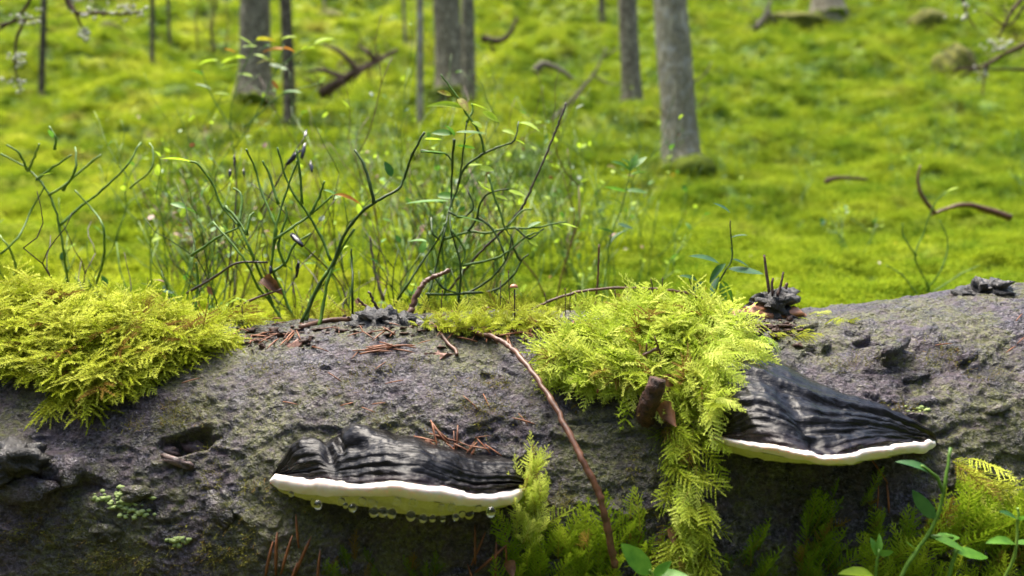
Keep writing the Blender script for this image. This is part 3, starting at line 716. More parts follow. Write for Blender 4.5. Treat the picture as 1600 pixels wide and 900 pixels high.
def depthf(d0, amp, seed):
    def f(x, y):
        return d0 + amp * float(fbm(np.array((x / 95., y / 95., seed)), 2, seed))
    return f
def shrub(name, label, cat, lines, D, conv=lambda x, y: (x, y), group=None, leaves=(), mats=('stem_green',), r=(.0017, .0009)):
    r = (r[0] * .68, r[1] * .66)
    x, y = conv(*lines[0][0]); b = P(x, y, D(x, y)); root = thing(name, label, cat, b, group)
    for i, ln in enumerate(lines):
        m = mats[i % len(mats)]; rr = r
        if isinstance(ln[-1], dict): m = ln[-1].get('m', m); rr = ln[-1].get('r', r); ln = ln[:-1]
        pts = []
        for X, Y in ln:
            x, y = conv(X, Y); pts.append(P(x + random.uniform(-1, 1), y + random.uniform(-1, 1), D(x, y)))
        pts = catmull(pts, 4); pts = [q + rnd3(.0004) for q in pts]
        rad = np.linspace(rr[0], rr[1], len(pts)); rad = rad * (1 + .22 * (np.arange(len(pts)) % 4 == 0))
        o = part('stem' if i == 0 else 'branch', tube(pts, rad, 7, .08), M[m], root if i == 0 else main)
        if i == 0: main = o
    for lf in leaves:
        kind, a, c = lf[:3]; x, y = conv(*a); x2, y2 = conv(*c); d = D(x, y); dd = random.uniform(-.012, .006)
        leaf(root, kind, P(x, y, d), P(x2, y2, d + dd), lf[3] if len(lf) > 3 else None, None, .42 if math.hypot(x2 - x, y2 - y) > 42 and kind in ('lime', 'green', 'orange') and y < 500 else .75)
    return root
c6 = lambda x, y: (300 + .4223 * x, 120 + .4223 * y)
c1 = lambda x, y: (.3375 * x, .3375 * y)

# central leafy bilberry
shrub('bilberry_shrub', 'wiry bilberry shrub with bright lime leaves at its top behind the log centre', 'shrub', [
    [(845, 930), (870, 850), (885, 780), (905, 690), (930, 590), (955, 490), (985, 400), (1000, 320), (1008, 240), (1018, 165)],
    [(1085, 285), (1060, 205), (1015, 135), (985, 80), (955, 35), (922, -8)],
    [(970, 930), (990, 800), (995, 700), (975, 620), (960, 570), (952, 490)],
    [(985, 395), (1010, 338), (1075, 288), (1130, 262), (1190, 235), (1207, 168)],
    [(930, 600), (1030, 575), (1090, 580), (1170, 558), (1260, 557), (1330, 545), (1390, 535)],
    [(1020, 577), (1055, 520), (1070, 460), (1110, 425), (1170, 415)],
    [(865, 805), (1000, 802), (1080, 770), (1130, 720), (1165, 670), (1182, 590)],
    [(1000, 700), (1060, 685), (1140, 665), (1200, 620), (1240, 590), (1290, 570)],
    [(1000, 802), (1110, 790), (1190, 735), (1220, 680), (1245, 655)],
    [(720, 900), (745, 855), (790, 780), (840, 700), (885, 635), (915, 590), (945, 530)],
    [(1100, 360), (1112, 425), (1135, 490), (1160, 560), (1182, 590)],
    [(970, 230), (965, 330), (960, 440), (955, 490)],
    [(885, 525), (890, 575), (915, 605)], [(1018, 165), (1040, 130), (1038, 95)],
    [(845, 275), (900, 280), (945, 290), (965, 320)], [(950, 500), (1000, 520), (1040, 480), (1020, 420)],
    [(935, 540), (925, 640), (940, 740), (935, 800)], [(1215, 680), (1190, 640), (1180, 590)],
    [(1060, 520), (1110, 560), (1150, 640), (1160, 680)], [(960, 570), (1010, 640), (1000, 700)],
    [(880, 720), (930, 780), (990, 805)], [(1110, 790), (1150, 820), (1210, 870), {'r': (.001, .0006)}],
    [(1165, 555), (1220, 500), (1260, 490), {'r': (.001, .0006)}], [(1200, 560), (1250, 600), (1300, 560), {'r': (.001, .0006)}],
    ], depthf(.66, .022, 2), c6, None, [
    ('spot', (960, 70), (908, 48), (0, -1, .5)), ('lime', (1005, 118), (868, 82), (0, -1, .6)), ('spot', (985, 78), (1022, 122), (.3, -1, .4)), ('lime', (1035, 100), (1100, 120)), ('lime', (1075, 130), (1140, 162), (0, -1, .5)),
    ('lime', (1035, 165), (1072, 182)), ('lime', (1195, 215), (1146, 186), (.2, -1, .5)), ('lime', (1207, 172), (1284, 176), (0, -.5, 1)), ('lime', (1190, 232), (1234, 244)), ('green', (965, 212), (886, 200), (0, -1, .6)),
    ('green', (970, 222), (945, 168)), ('green', (975, 205), (1085, 205)), ('green', (980, 255), (1050, 262)), ('lime', (1010, 330), (1075, 322)), ('lime', (1060, 335), (1118, 345), (0, -1, .6)), ('lime', (1080, 410), (1060, 385)),
    ('green', (955, 460), (785, 462)), ('green', (905, 440), (985, 440), (0, -1, .6)), ('green', (975, 515), (1082, 535)), ('lime', (1170, 420), (1235, 440)), ('green', (950, 285), (842, 270), (0, -.3, 1)),
    ('lime', (1110, 428), (1065, 400)), ('green', (930, 470), (900, 455)), ('lime', (1330, 545), (1380, 560)), ('lime', (1350, 540), (1430, 555)), ('lime', (1120, 440), (1170, 450)), ('lime', (1245, 600), (1280, 625)), ('green', (1000, 240), (1050, 205)),
    ('green', (1240, 560), (1290, 530)), ('green', (870, 610), (800, 600))], ('stem_dark', 'stem_green', 'stem_dark'), (.0018, .0010))
# tall bare stem that forks
shrub('bilberry_shrub', 'tall leafless dark green bilberry stem with a forked bent tip', 'shrub', [
    [(395, 930), (470, 770), (520, 690), (550, 610), (590, 545), (640, 490), (700, 450), (765, 412), (790, 360), (815, 290), (860, 205)],
    [(672, 465), (660, 400), (635, 320), (605, 268)], [(470, 930), (485, 850), (505, 750), (540, 660), (605, 565), {'m': 'stem_green'}],
    [(590, 930), (595, 780), (590, 690), (588, 640), {'r': (.0011, .0007)}], [(420, 900), (440, 820), (500, 720), {'m': 'stem_green'}]],
    depthf(.61, .012, 5), c6, None, [('lime', (860, 232), (925, 228))], ('stem_dark',), (.0023, .0014))
# cluster of green stems
shrub('bilberry_shrub', 'spreading cluster of green bilberry stems with an orange leaf, left of centre', 'shrub', [
    [(395, 925), (375, 890), (330, 790), (300, 720), (292, 690), (300, 630), (310, 560), (340, 450), (380, 340), (390, 308)],
    [(340, 920), (290, 835), (245, 780), (200, 690), (140, 610), (75, 538)], [(300, 850), (265, 760), (215, 640), (170, 550), (115, 480), (75, 390), (20, 322), (-10, 312)],
    [(300, 640), (310, 570), (295, 520), (255, 420), (235, 340), (203, 268)], [(305, 605), (370, 560), (440, 512), (520, 440)],
    [(512, 680), (475, 590), (430, 510), (380, 440), (345, 370), (316, 258)], [(404, 470), (402, 350), (385, 268)], [(175, 555), (180, 440), (155, 412)],
    [(200, 585), (215, 520), (228, 500)], [(320, 470), (290, 370), (263, 312)], [(345, 700), (320, 620), (350, 520), (345, 480)], [(300, 720), (345, 690), (378, 620), (440, 580)],
    [(120, 480), (170, 530), (200, 580)], [(440, 510), (470, 440), (490, 385)], [(0, 660), (90, 600), (170, 560)], [(10, 870), (20, 760), (18, 690)], [(-20, 800), (90, 740), (170, 690), (280, 690), {'m': 'twig_dark', 'r': (.0012, .0008)}]],
    depthf(.63, .014, 8), c6, None, [('orange', (525, 436), (628, 450), (0, -.8, 1)), ('lime', (0, 316), (-115, 288)), ('black', (398, 665), (386, 752)), ('black', (292, 690), (288, 738)), ('curl', (265, 742), (318, 790), (0, -1, .3)), ('green', (485, 420), (545, 430)), ('black', (360, 570), (412, 630))], ('stem_green',), (.0019, .0012))
# left plant
shrub('bilberry_shrub', 'bare branching bilberry stem at the far left above the moss cushion', 'shrub', [
    [(312, 1360), (315, 1330), (295, 1180), (275, 1045), (250, 950), (190, 845), (110, 770), (5, 712)], [(275, 1045), (380, 955), (470, 880), (580, 780), (650, 660)], [(130, 790), (165, 720), (182, 665)],
    [(125, 785), (90, 710), (32, 672)], [(170, 830), (250, 770), (330, 718)], [(225, 900), (300, 860), (430, 740), (470, 720)], [(290, 880), (345, 790), (352, 680)], [(250, 690), (255, 640), (228, 585)],
    [(60, 1290), (75, 1230), (40, 1150), (0, 1090)], [(430, 1350), (480, 1200), (480, 1050), (430, 970), (345, 880)], [(0, 1180), (80, 1100), (140, 980), (210, 860), {'r': (.001, .0006)}], [(600, 870), (700, 780), (710, 700), (690, 660), {'r': (.001, .0006)}]],
    depthf(.72, .03, 12), c1, None, [('green', (245, 640), (225, 590)), ('lime', (250, 800), (180, 810))], ('stem_green', 'stem_green', 'stem_lime'), (.0019, .0011))
# glossy lingonberry seedling at right of centre
shrub('lingonberry_plant', 'glossy dark leaved lingonberry seedling rising behind the log right of centre', 'plant', [
    [(1096, 500), (1112, 462), (1132, 425), (1144, 405), (1142, 370), (1140, 345)], [(1096, 500), (1085, 460), (1075, 430)]], depthf(.655, .004, 3), leaves=[
    ('gloss', (1124, 412), (1080, 394), (0, -.5, 1)), ('gloss', (1134, 412), (1104, 438), (-.6, -.8, .6)), ('gloss', (1144, 398), (1143, 386)), ('gloss', (1144, 405), (1172, 414), (0, -.4, 1)), ('gloss', (1138, 420), (1194, 426), (0, -.5, 1)),
    ('gloss', (1141, 372), (1168, 364)), ('gloss', (1141, 333), (1117, 314), (.3, -.6, 1)), ('brown', (1140, 340), (1142, 368)), ('gloss', (1124, 432), (1108, 462)), ('green', (1128, 438), (1150, 472)), ('gloss', (1100, 440), (1070, 462)), ('green', (1120, 440), (1140, 476)), ('gloss', (1090, 440), (1066, 425))], mats=('stem_dark',), r=(.0013, .0008))
# paler plant at (975, 300)
shrub('lingonberry_plant', 'pale leaved upright lingonberry plant blurred in the moss behind the log', 'plant', [
    [(935, 500), (945, 440), (955, 370), (972, 320), (984, 270), (988, 250)]], depthf(.86, .01, 4), leaves=[
    ('green', (984, 268), (962, 246), (0, -.8, 1)), ('green', (986, 262), (975, 244)), ('green', (987, 262), (1010, 244), (0, -.8, 1)), ('green', (984, 275), (1008, 262)), ('green', (978, 300), (944, 290)), ('green', (978, 298), (1012, 298)), ('green', (972, 318), (945, 305)),
    ('gloss', (965, 350), (990, 356)), ('gloss', (958, 365), (935, 350)), ('gloss', (955, 380), (975, 352)), ('brown', (952, 372), (962, 362)), ('green', (984, 268), (995, 240))], mats=('stem_green',), r=(.0013, .0008))
# autumn coloured plant at upper left
shrub('bilberry_shrub', 'bilberry shrub with yellow and orange leaves blurred before the grey trunks', 'shrub', [
    [(370, 330), (368, 260), (360, 190), (372, 130), (395, 75), (400, 62)], [(366, 230), (400, 180), (430, 110), (445, 70)], [(372, 215), (330, 150), (315, 110)], [(430, 110), (470, 80), (490, 70)], [(380, 200), (440, 150), (500, 130)]],
    depthf(1.12, .03, 6), leaves=[('spot', (400, 62), (432, 60)), ('lime', (395, 70), (370, 54)), ('lime', (402, 72), (378, 72)), ('orange', (445, 78), (410, 72)), ('lime', (440, 62), (460, 52)), ('orange', (440, 75), (462, 76)), ('spot', (430, 95), (400, 92)),
    ('lime', (385, 90), (345, 88)), ('lime', (380, 100), (340, 105)), ('lime', (340, 95), (310, 92)), ('green', (420, 100), (450, 108)), ('lime', (395, 120), (370, 112)), ('orange', (425, 125), (435, 140)), ('lime', (470, 80), (490, 68)), ('lime', (490, 70), (520, 52)), ('green', (320, 120), (300, 105)),
    ('green', (330, 140), (305, 128)), ('orange', (370, 82), (350, 75)), ('lime', (395, 85), (425, 92)), ('green', (440, 145), (470, 140)), ('lime', (500, 130), (508, 118)), ('lime', (360, 150), (335, 140))], mats=('stem_green',), r=(.0016, .0009))
# bare bilberry beyond the right of the log
shrub('bilberry_shrub', 'leafless branching bilberry stem blurred beyond the right half of the log', 'shrub', [
    [(1448, 500), (1450, 450), (1430, 405), (1440, 370), (1460, 320), (1480, 300)], [(1448, 455), (1470, 420), (1480, 380), (1468, 345)], [(1440, 470), (1410, 430), (1385, 415)], [(1452, 460), (1500, 430), (1530, 415)], [(1432, 400), (1412, 370), (1410, 350)]], depthf(.98, .02, 7), leaves=[('lime', (1480, 300), (1496, 290))], mats=('stem_green',), r=(.0017, .001))
# withered hanging leaves on dark stems
for i, (ln, lv_, lb) in enumerate((([(350, 470), (362, 380), (370, 300), (366, 250)], [((366, 240), (366, 262)), ((360, 262), (358, 280)), ((380, 262), (382, 278))], 'thin dark stem with three small black withered leaves, left of centre'),
                          ([(408, 330), (430, 290), (452, 250), (478, 212)], [((470, 232), (444, 262)), ((478, 218), (470, 252)), ((484, 250), (488, 272)), ((478, 202), (476, 216))], 'dark stem carrying a bunch of large black withered leaves'))):
    shrub('withered_stem', lb, 'dead stem', [ln], depthf(.80, .01, 20 + i), leaves=[('black', a, c) for a, c in lv_], mats=('twig_dark',), r=(.0014, .0008))

# lingonberry at lower right, growing in front of the log
shrub('lingonberry_plant', 'lingonberry shoot with green oval leaves at the lower right before the log', 'plant', [
    [(1400, 915), (1425, 870), (1452, 835), (1468, 800), (1478, 750), (1484, 700)], [(1475, 770), (1462, 745), (1440, 728)], [(1455, 838), (1490, 840)], [(1478, 920), (1492, 870), (1500, 855)]], depthf(.425, .004, 9), leaves=[
    ('gloss', (1462, 812), (1425, 766), (-1, -.6, .3)), ('gloss', (1455, 740), (1408, 712), (0, -.5, 1)), ('green', (1455, 838), (1512, 858), (0, -.4, 1)), ('green', (1490, 862), (1545, 868), (0, -.4, 1)), ('green', (1430, 858), (1415, 845)), ('green', (1462, 840), (1500, 838))], mats=('stem_green',), r=(.0017, .0012))
shrub('lingonberry_plant', 'two leaved green seedling at the bottom edge below the right fungus', 'plant', [
    [(1366, 920), (1370, 880), (1372, 860)], [(1366, 915), (1350, 898)]], depthf(.42, .003, 10), leaves=[('green', (1370, 866), (1378, 836), (0, -1, .2)), ('green', (1372, 866), (1396, 862), (0, -1, .2)), ('lime', (1365, 900), (1318, 886), (0, -.5, 1)), ('green', (1372, 870), (1362, 840), (0, -1, .2))], mats=('stem_green',), r=(.0014, .0009))
shrub('lingonberry_plant', 'green leaved seedling at the right edge of the picture before the log', 'plant', [
    [(1560, 920), (1585, 870), (1592, 810), (1590, 795)]], depthf(.43, .003, 11), leaves=[('gloss', (1590, 812), (1565, 796), (0, -.5, 1)), ('green', (1592, 815), (1612, 800)), ('green', (1586, 850), (1550, 838), (0, -.5, 1)), ('green', (1588, 850), (1620, 845))], mats=('stem_lime',), r=(.0014, .0009))
shrub('lingonberry_plant', 'broad leaved green seedling at the bottom edge under the hanging moss', 'plant', [[(1030, 930), (1022, 900), (1015, 890)]], depthf(.415, .003, 12), leaves=[
    ('green', (1018, 898), (972, 850), (-.4, -.8, .8)), ('green', (1020, 900), (1048, 878), (.2, -1, .6)), ('green', (1020, 902), (1075, 896), (0, -.6, 1)), ('lime', (1018, 905), (985, 915))], mats=('stem_lime',), r=(.0016, .001))
shrub('clover_seedling', 'tiny pale green seedling on a brown runner left of the knot', 'plant', [[(300, 505), (350, 490), (390, 470), (440, 452), {'m': 'twig', 'r': (.0012, .0009)}], [(372, 480), (376, 470), (372, 466)]], depthf(.625, .003, 13), leaves=[('lime', (372, 468), (355, 472)), ('lime', (374, 468), (386, 466)), ('lime', (376, 470), (368, 462)), ('lime', (330, 494), (305, 490)), ('lime', (335, 494), (312, 498))], mats=('stem_lime',), r=(.001, .0007))
shrub('heather_seedling', 'small reddish stemmed seedling standing in the middle moss cushion', 'plant', [[(1030, 600), (1032, 560), (1028, 540), (1022, 528)], [(1028, 545), (1005, 555), (995, 580), {'m': 'twig', 'r': (.0012, .001)}], [(1008, 575), (1010, 545), (1014, 530)]], lambda x, y: .495, leaves=[
    ('lime', (1022, 535), (1040, 530), (0, -.4, 1)), ('lime', (1022, 535), (1008, 530)), ('lime', (1012, 540), (1016, 505))], mats=('twig',), r=(.0012, .0008))

# ------------------------------------------------------------------ twigs, needles and small debris
def twig(name, label, pts, D, r, mat, group=None, seg=8):
    q = catmull([P(*p) for p in pts], 9)
    q = [c + rnd3(r[0] * .35) for c in q]
    return solo(name, tube(q, np.linspace(r[0], r[1], len(q)) * (1 + .12 * RNG.uniform(-1, 1, len(q))), seg, .14), M[mat], label, 'twig', group)
twig('twig', 'long curved red brown twig arching over the log and down its face', [(662, 506, .585), (720, 514, .565), (770, 527, .543), (800, 545, .525), (838, 590, .495), (870, 640, .475), (905, 710, .455), (933, 765, .447), (948, 820, .445), (962, 888, .446)], None, (.0017, .0023), 'twig')
twig('twig', 'thin brown twig bowed low along the crest behind the middle moss', [(818, 492, .63), (860, 470, .63), (910, 455, .635), (970, 450, .64), (1040, 453, .645), (1085, 462, .65), (1120, 480, .655)], None, (.0011, .0013), 'twig')
twig('twig', 'tall thin dark red twig leaning right among the bilberry stems', [(700, 455, .72), (745, 400, .70), (785, 360, .69), (815, 325, .68), (832, 290, .68), (852, 245, .68), (872, 195, .68), (885, 160, .68)], None, (.0013, .0009), 'twig_dark')
twig('twig', 'short stout pinkish brown twig leaning behind the charred knot', [(634, 505, .60), (645, 478, .605), (658, 448, .61), (672, 436, .615), (702, 422, .62)], None, (.0028, .0018), 'twig')
twig('twig', 'short dark twig poking up left from the charred knot', [(606, 506, .585), (592, 485, .585), (576, 456, .585)], None, (.0016, .0010), 'twig_dark')
twig('twig', 'stubby brown twig end beside the charred knot', [(590, 500, .588), (575, 482, .588), (558, 466, .588)], None, (.0014, .0010), 'twig')
twig('twig', 'slim dark forked stick crossing behind the bilberry stems', [(600, 470, .75), (585, 420, .75), (578, 370, .75)], None, (.0016, .0012), 'twig_pale')
twig('twig', 'upright reddish twig standing on the crest behind the middle moss', [(928, 490, .64), (934, 440, .64), (936, 382, .64)], None, (.0011, .0008), 'twig')
for ln, r in (([(1203, 462, .603), (1198, 430, .603), (1194, 398, .603)], (.0014, .001)), ([(1208, 462, .6), (1206, 445, .6), (1208, 434, .6)], (.0014, .0008)), ([(1214, 465, .6), (1220, 445, .6), (1224, 425, .6)], (.0014, .0008)), ([(1216, 466, .603), (1226, 452, .603), (1230, 442, .603)], (.0028, .001))):
    q = catmull([P(*a) for a in ln], 3); part('splinter', tube(q, np.linspace(*r, len(q)), 6, .1), M['stub'], log)
for i, (ln, lb) in enumerate((([(1165, 492, .60), (1185, 486, .598), (1200, 494, .594)], 'pale orange crusty fungus growing left of the upright splinters'), ([(1216, 496, .594), (1230, 490, .596), (1243, 496, .598)], 'orange brown crusty fungus growing right of the upright splinters'))):
    it = [blob(P(x, y, d), r_, i * 5 + k, .3, 18, 2, (1.6, 1, .7)) for k, ((x, y, d), r_) in enumerate(zip(ln, (.007, .008, .006)))]
    solo('crust_fungus', merge(it), M['resin'], lb, 'fungus')
nd = mesh('needle', *tube([(-.5, 0, 0), (-.2, 0, .03), (.2, 0, .03), (.5, 0, 0)], [.025, .038, .038, .015], 5), M['needle'])
def needles(cx, cy, sx, sy, n, L, label, group, lift=.001, ang=None, base=on_log):
    for i in range(n):
        p, _ = base(random.gauss(cx, sx), random.gauss(cy, sy)); nv = logn(p); a = random.uniform(0, 6.28) if ang is None else random.gauss(ang, .35)
        t = np.array((1., 0, 0)); s = np.cross(nv, t); d = t * math.cos(a) + s * math.sin(a) + nv * random.uniform(-.06, .16)
        o = link('spruce_needle', nd, None, p + nv * (lift + .0015 * random.random())); y = Vector(d).normalized(); z = Vector(nv); xx = z.cross(y); xx.normalize()
        o.rotation_euler = Matrix((y, xx, y.cross(xx))).transposed().to_euler(); o.scale = (L * random.uniform(.7, 1.2),) * 3; tag(o, label, 'needle', group)
needles(595, 546, 18, 5, 13, .018, 'dry orange spruce needle on bark in front of the charred knot', 'needles before the charred knot', ang=.1)
needles(800, 525, 40, 6, 26, .016, 'dry orange spruce needle on the crest left of the middle moss', 'needles on the crest')
needles(690, 688, 18, 6, 12, .017, 'brown spruce needle caught behind the cap of the left bracket fungus', 'needles behind the left fungus', .004)
needles(745, 706, 16, 4, 10, .013, 'brown spruce needle lying on the back of the left fungus cap', 'needles on the left fungus', .006)
needles(465, 865, 24, 26, 7, .026, 'long brown needle hanging on bark under the left bracket fungus', 'needles under the left fungus', .003, 1.3)
needles(740, 870, 30, 20, 6, .024, 'brown needle on dark bark below the right end of the left fungus', 'needles at the log foot', .003, 1.2)
needles(400, 528, 45, 7, 22, .015, 'dry brown needle in the litter beside the left moss cushion', 'needles in the litter')
needles(1375, 760, 5, 14, 3, .018, 'rusty needle on bark under the right bracket fungus', 'needles under the right fungus', .002, 1.4)
needles(640, 600, 150, 45, 16, .014, 'single brown needle lying loose on bare bark above the left fungus', 'loose needles on the bark')
needles(620, 520, 160, 9, 34, .014, 'dry brown needle in the litter along the crest', 'needles along the crest')
needles(950, 560, 60, 30, 14, .014, 'brown needle caught in the middle moss cushion', 'needles in the middle moss', .012)
needles(1480, 530, 80, 20, 4, .016, 'pale needle lying on bare bark at the right of the log', 'needles on the right bark', .001, .2)
# crumbly litter on the crest
items = []
for i in range(520):
    x = random.choice((random.uniform(340, 700), random.uniform(700, 930), random.uniform(1160, 1250))); y = random.gauss(514 + (10 if x < 500 else 0), 11)
    p, _ = on_log(x, y); nv = logn(p); items.append(blob(p + nv * .0006, (.0004 + .0026 * RNG.random() ** 3), i, 1.1, 7, 3, (RNG.uniform(.8, 2.0), 1, .6)))
o = solo('litter', merge(items), M['debris'], 'crumbly dark bark litter along the crest of the log', 'litter'); o['kind'] = 'stuff'
for a, lb in (((683, 553, .0105, .0055, 0, .0, 70), 'oval pinkish bark chip lying in front of the charred knot'), ((455, 540, .008, .005, .2, .0, 71), 'dark wedge of bark in the litter left of the charred knot')):
    solo('bark_chip', plate(*a, thick=.0009), M['chip'], lb, 'bark chip', None, False)
for pts, r, mt, lb in (([(690, 525), (700, 540), (712, 550), (714, 558)], .0014, 'twig', 'short hooked brown twig on bark in front of the charred knot'), ([(470, 515), (510, 505), (552, 502)], .0022, 'twig', 'short red brown stick lying in the litter left of the knot')):
    q = [on_log(x, y)[0] for x, y in pts]; q = catmull([p + logn(p) * .002 for p in q], 4); solo('twig', tube(q, r, 7, .1), M[mt], lb, 'twig')
# brown dead leaves in the hanging moss
for x, y, s_, lb in ((1032, 660, .016, 'papery tan dead leaf under the broken stub'), (1040, 622, .013, 'narrow tan dead leaf beside the broken stub'), (1045, 835, .010, 'curled rusty dead leaf low in the hanging moss'), (795, 880, .010, 'curled rusty dead leaf at the log foot below the left fungus')):
    p, _ = on_log(x, y); nv = logn(p); o = link('dead_leaf', LM['curl'][0], None, p + nv * .016 + np.array((0, 0, .008))); o.scale = (s_,) * 3
    o.rotation_euler = (math.radians(-80), random.uniform(-.4, .4), random.uniform(-.3, .3)); tag(o, lb, 'leaf')
# black and white lichen twig on the crest
p = P(908, 503, .60); root = thing('lichen_twig', 'black twig crusted with white lichen on the crest beside the middle moss', 'twig', p)
part('stem', tube(catmull([P(888, 512, .595), P(905, 502, .595), P(925, 494, .597), P(938, 488, .60)], 4), .0028, 8, .25), M['char'], root)
part('lichen', merge([blob(P(x, y, .592), .0024 * RNG.uniform(.6, 1.2), i, .5, 8, 2) for i, (x, y) in enumerate(((886, 508), (895, 499), (912, 495), (930, 490), (936, 494), (920, 500)))]), M['lichen'], root)
# moss stalks and a tiny mushroom on the crest
for i, (x, y0, y1) in enumerate(((782, 545, 440), (797, 480, 425), (690, 500, 455), (855, 492, 460), (884, 490, 452), (892, 492, 455), (900, 490, 462), (963, 486, 455), (1018, 462, 438), (1035, 465, 436), (963, 500, 470), (980, 470, 445), (378, 545, 480), (1012, 480, 460))):
    d = .60; q = catmull([P(x, y0 + 8, d), P(x + random.uniform(-2, 2), (y0 + y1) / 2, d), P(x + random.uniform(-4, 4), y1, d)], 3)
    root = thing('moss_stalk', 'hair thin dark moss stalk standing on the crest of the log', 'moss stalk', q[0], 'moss stalks on the crest')
    part('stalk', tube(q, .00042, 5), M['twig_dark'], root); part('capsule', blob(q[-1], .0008, i, .1, 8, 1, (.7, .7, 1.6)), M['twig'], root)
root = thing('tiny_mushroom', 'tiny thin stalked mushroom with a red brown cap on the crest', 'mushroom', P(802, 528, .575))
part('stem', tube(catmull([P(802, 530, .575), P(804, 495, .575), P(804, 452, .575)], 4), .0006, 6), M['twig_dark'], root)
V, F = blob((0, 0, 0), 1, 2, .05, 14); V[:, 2] = np.maximum(V[:, 2], -.15) * .8
part('cap', (V * .0034 + P(803, 449, .575), F), M['cap_red'], root)

M['moss_foot'] = mat_simple('trunk_foot_moss', (.035, .055, .008), (.16, .20, .018), 45, .9, .1, .02)
# ------------------------------------------------------------------ trees on the hillside
def tree(label, xb, yb, xt, width, mat, height=7.5, seed=0, name='spruce_tree', branches=(), flare=.5):
    b = on_ground(xb, yb); D = b[1]; r = width / FPX * D / 2
    t = P(xt, 0, D); dirn = (t - b); dirn = dirn / max(dirn[2], .05) if dirn[2] > .05 else np.array((0, 0, 1.)); dirn[1] = 0
    root = thing(name, label, 'tree', b, None); n, seg = 110, 40 if width > 14 else 12
    hz = np.r_[np.linspace(-.15, 1.9, 90), np.linspace(2.0, height, 20)]
    a = np.linspace(0, 2 * math.pi, seg, endpoint=False); V = []
    for h in hz:
        rad = r * (1 - .45 * max(h, 0) / height * .9) * (1 + flare * math.exp(-max(h, 0) / (.9 * r + .03)))
        q_ = np.stack([np.cos(a), np.sin(a), np.full(seg, h * .6 / max(r, .02) * .3)], -1)
        k = 1 + .05 * fbm(q_ * 2.2 + seed, 3, seed) + .06 * flare * np.sin(a * 4 + seed) * math.exp(-max(h, 0) / (1.6 * r + .03))
        f1_, f2_, id_ = worley(np.stack([np.cos(a) * 3.2, np.sin(a) * 3.2, np.full(seg, h * 1.1 / max(r, .02) * .6)], -1) + seed, seed)
        k = k + .05 * (id_ - .5) * sm(.0, .2, f2_ - f1_)
        cx = b + dirn * h + np.array((.25 * r * math.sin(h * 1.7 + seed), 0, 0))
        V.append(np.stack([cx[0] + np.cos(a) * rad * k, cx[1] + np.sin(a) * rad * k, np.full(seg, cx[2])], -1))
    V = np.concatenate(V); i = np.arange(len(hz) * seg).reshape(len(hz), seg); j = np.roll(i, -1, 1)
    F = np.stack([i[:-1], j[:-1], j[1:], i[1:]], -1).reshape(-1, 4)
    part('trunk', (V, F), M[mat], root)
    if width > 14:
        part('moss_collar', merge([blob(b + np.array((math.cos(q_) * r * 1.0, math.sin(q_) * r - .3 * r, -.02)), r * random.uniform(.5, .95), int(q_ * 9) + seed, .4, 18, 1.6, (1, 1, random.uniform(.3, .7))) for q_ in (3.4, 4.2, 5.0, 5.8, 2.6, .3)]), M['moss_foot'], root)
    for ln, rr in branches:
        q = catmull([P(x, y, D + dz) for x, y, dz in ln], 4); part('branch', tube(q, np.linspace(rr, rr * .4, len(q)), 6, .15), M['twig_pale'], root)
    # whorls of dead branches high up, mostly above the picture
    for k in range(4 if width > 14 else 2):
        h = random.uniform(1.7, height * .8) + (.8 if D > 4 else 0); az = random.uniform(0, 6.28); o = b + dirn * h; L = random.uniform(.3, .8)
        q = catmull([o, o + np.array((math.cos(az), math.sin(az), -.1)) * L * .5, o + np.array((math.cos(az), math.sin(az), -.3)) * L], 3)
        part('branch', tube(q, np.linspace(.012, .004, len(q)), 5, .1), M['twig_pale'], root)
    return root, b
tree('stout pale grey spruce trunk with knobby base, nearest tree right of centre', 1058, 260, 1042, 54, 'trunk_pale', seed=1, flare=.28, branches=[([(1078, 130, 0), (1100, 118, -.1), (1112, 96, -.1)], .006), ([(1078, 172, 0), (1098, 160, -.05), (1108, 130, -.1)], .005), ([(1040, 180, -.1), (1022, 160, -.2)], .005)])
tree('darker slim spruce trunk with broken bark just left of the stout pale trunk', 984, 165, 980, 30, 'trunk_grey', seed=2, flare=.35)
tree('thick grey spruce trunk left of centre, the larger of a touching pair', 706, 148, 702, 44, 'trunk_grey', seed=3)
tree('narrow grey spruce trunk, the slimmer of a touching pair left of centre', 736, 156, 733, 21, 'trunk_grey', seed=4, flare=.25)
tree('thin pale young trunk standing alone left of the touching pair', 658, 197, 656, 11, 'trunk_pale', seed=5, flare=.25)
tree('broad grey spruce trunk at upper left behind the autumn coloured shrub', 400, 158, 394, 46, 'trunk_grey', seed=6)
tree('dark narrow trunk just right of the broad grey trunk at upper left', 452, 196, 444, 18, 'trunk_dark', seed=7, flare=.4)
tree('far spruce trunk with spreading mossy foot at the upper right', 1290, 27, 1288, 38, 'trunk_grey', seed=8, flare=.7)
tree('small dark trunk foot at the top edge left of the slim spruce', 940, 32, 940, 9, 'trunk_dark', seed=9, flare=.7)
tree('bare thin sapling at upper left, the taller of two', 238, 106, 239, 7, 'trunk_dark', seed=10, name='sapling', flare=.2)
tree('bare thin sapling at upper left, the smaller and farther of two', 266, 76, 263, 5, 'trunk_dark', seed=11, name='sapling', flare=.4)
tree('faint thin sapling at the top edge between dead brush and pale young trunk', 634, 72, 630, 5, 'trunk_grey', seed=12, name='sapling', flare=.2)
tree('slim dark sapling spotted with lichen at the upper left corner', 64, 150, 68, 9, 'trunk_dark', seed=13, name='sapling', flare=.2)
tree('distant thin grey sapling at the top edge right of the broad trunk', 507, 18, 506, 6, 'trunk_grey', seed=14, name='sapling', flare=.2)

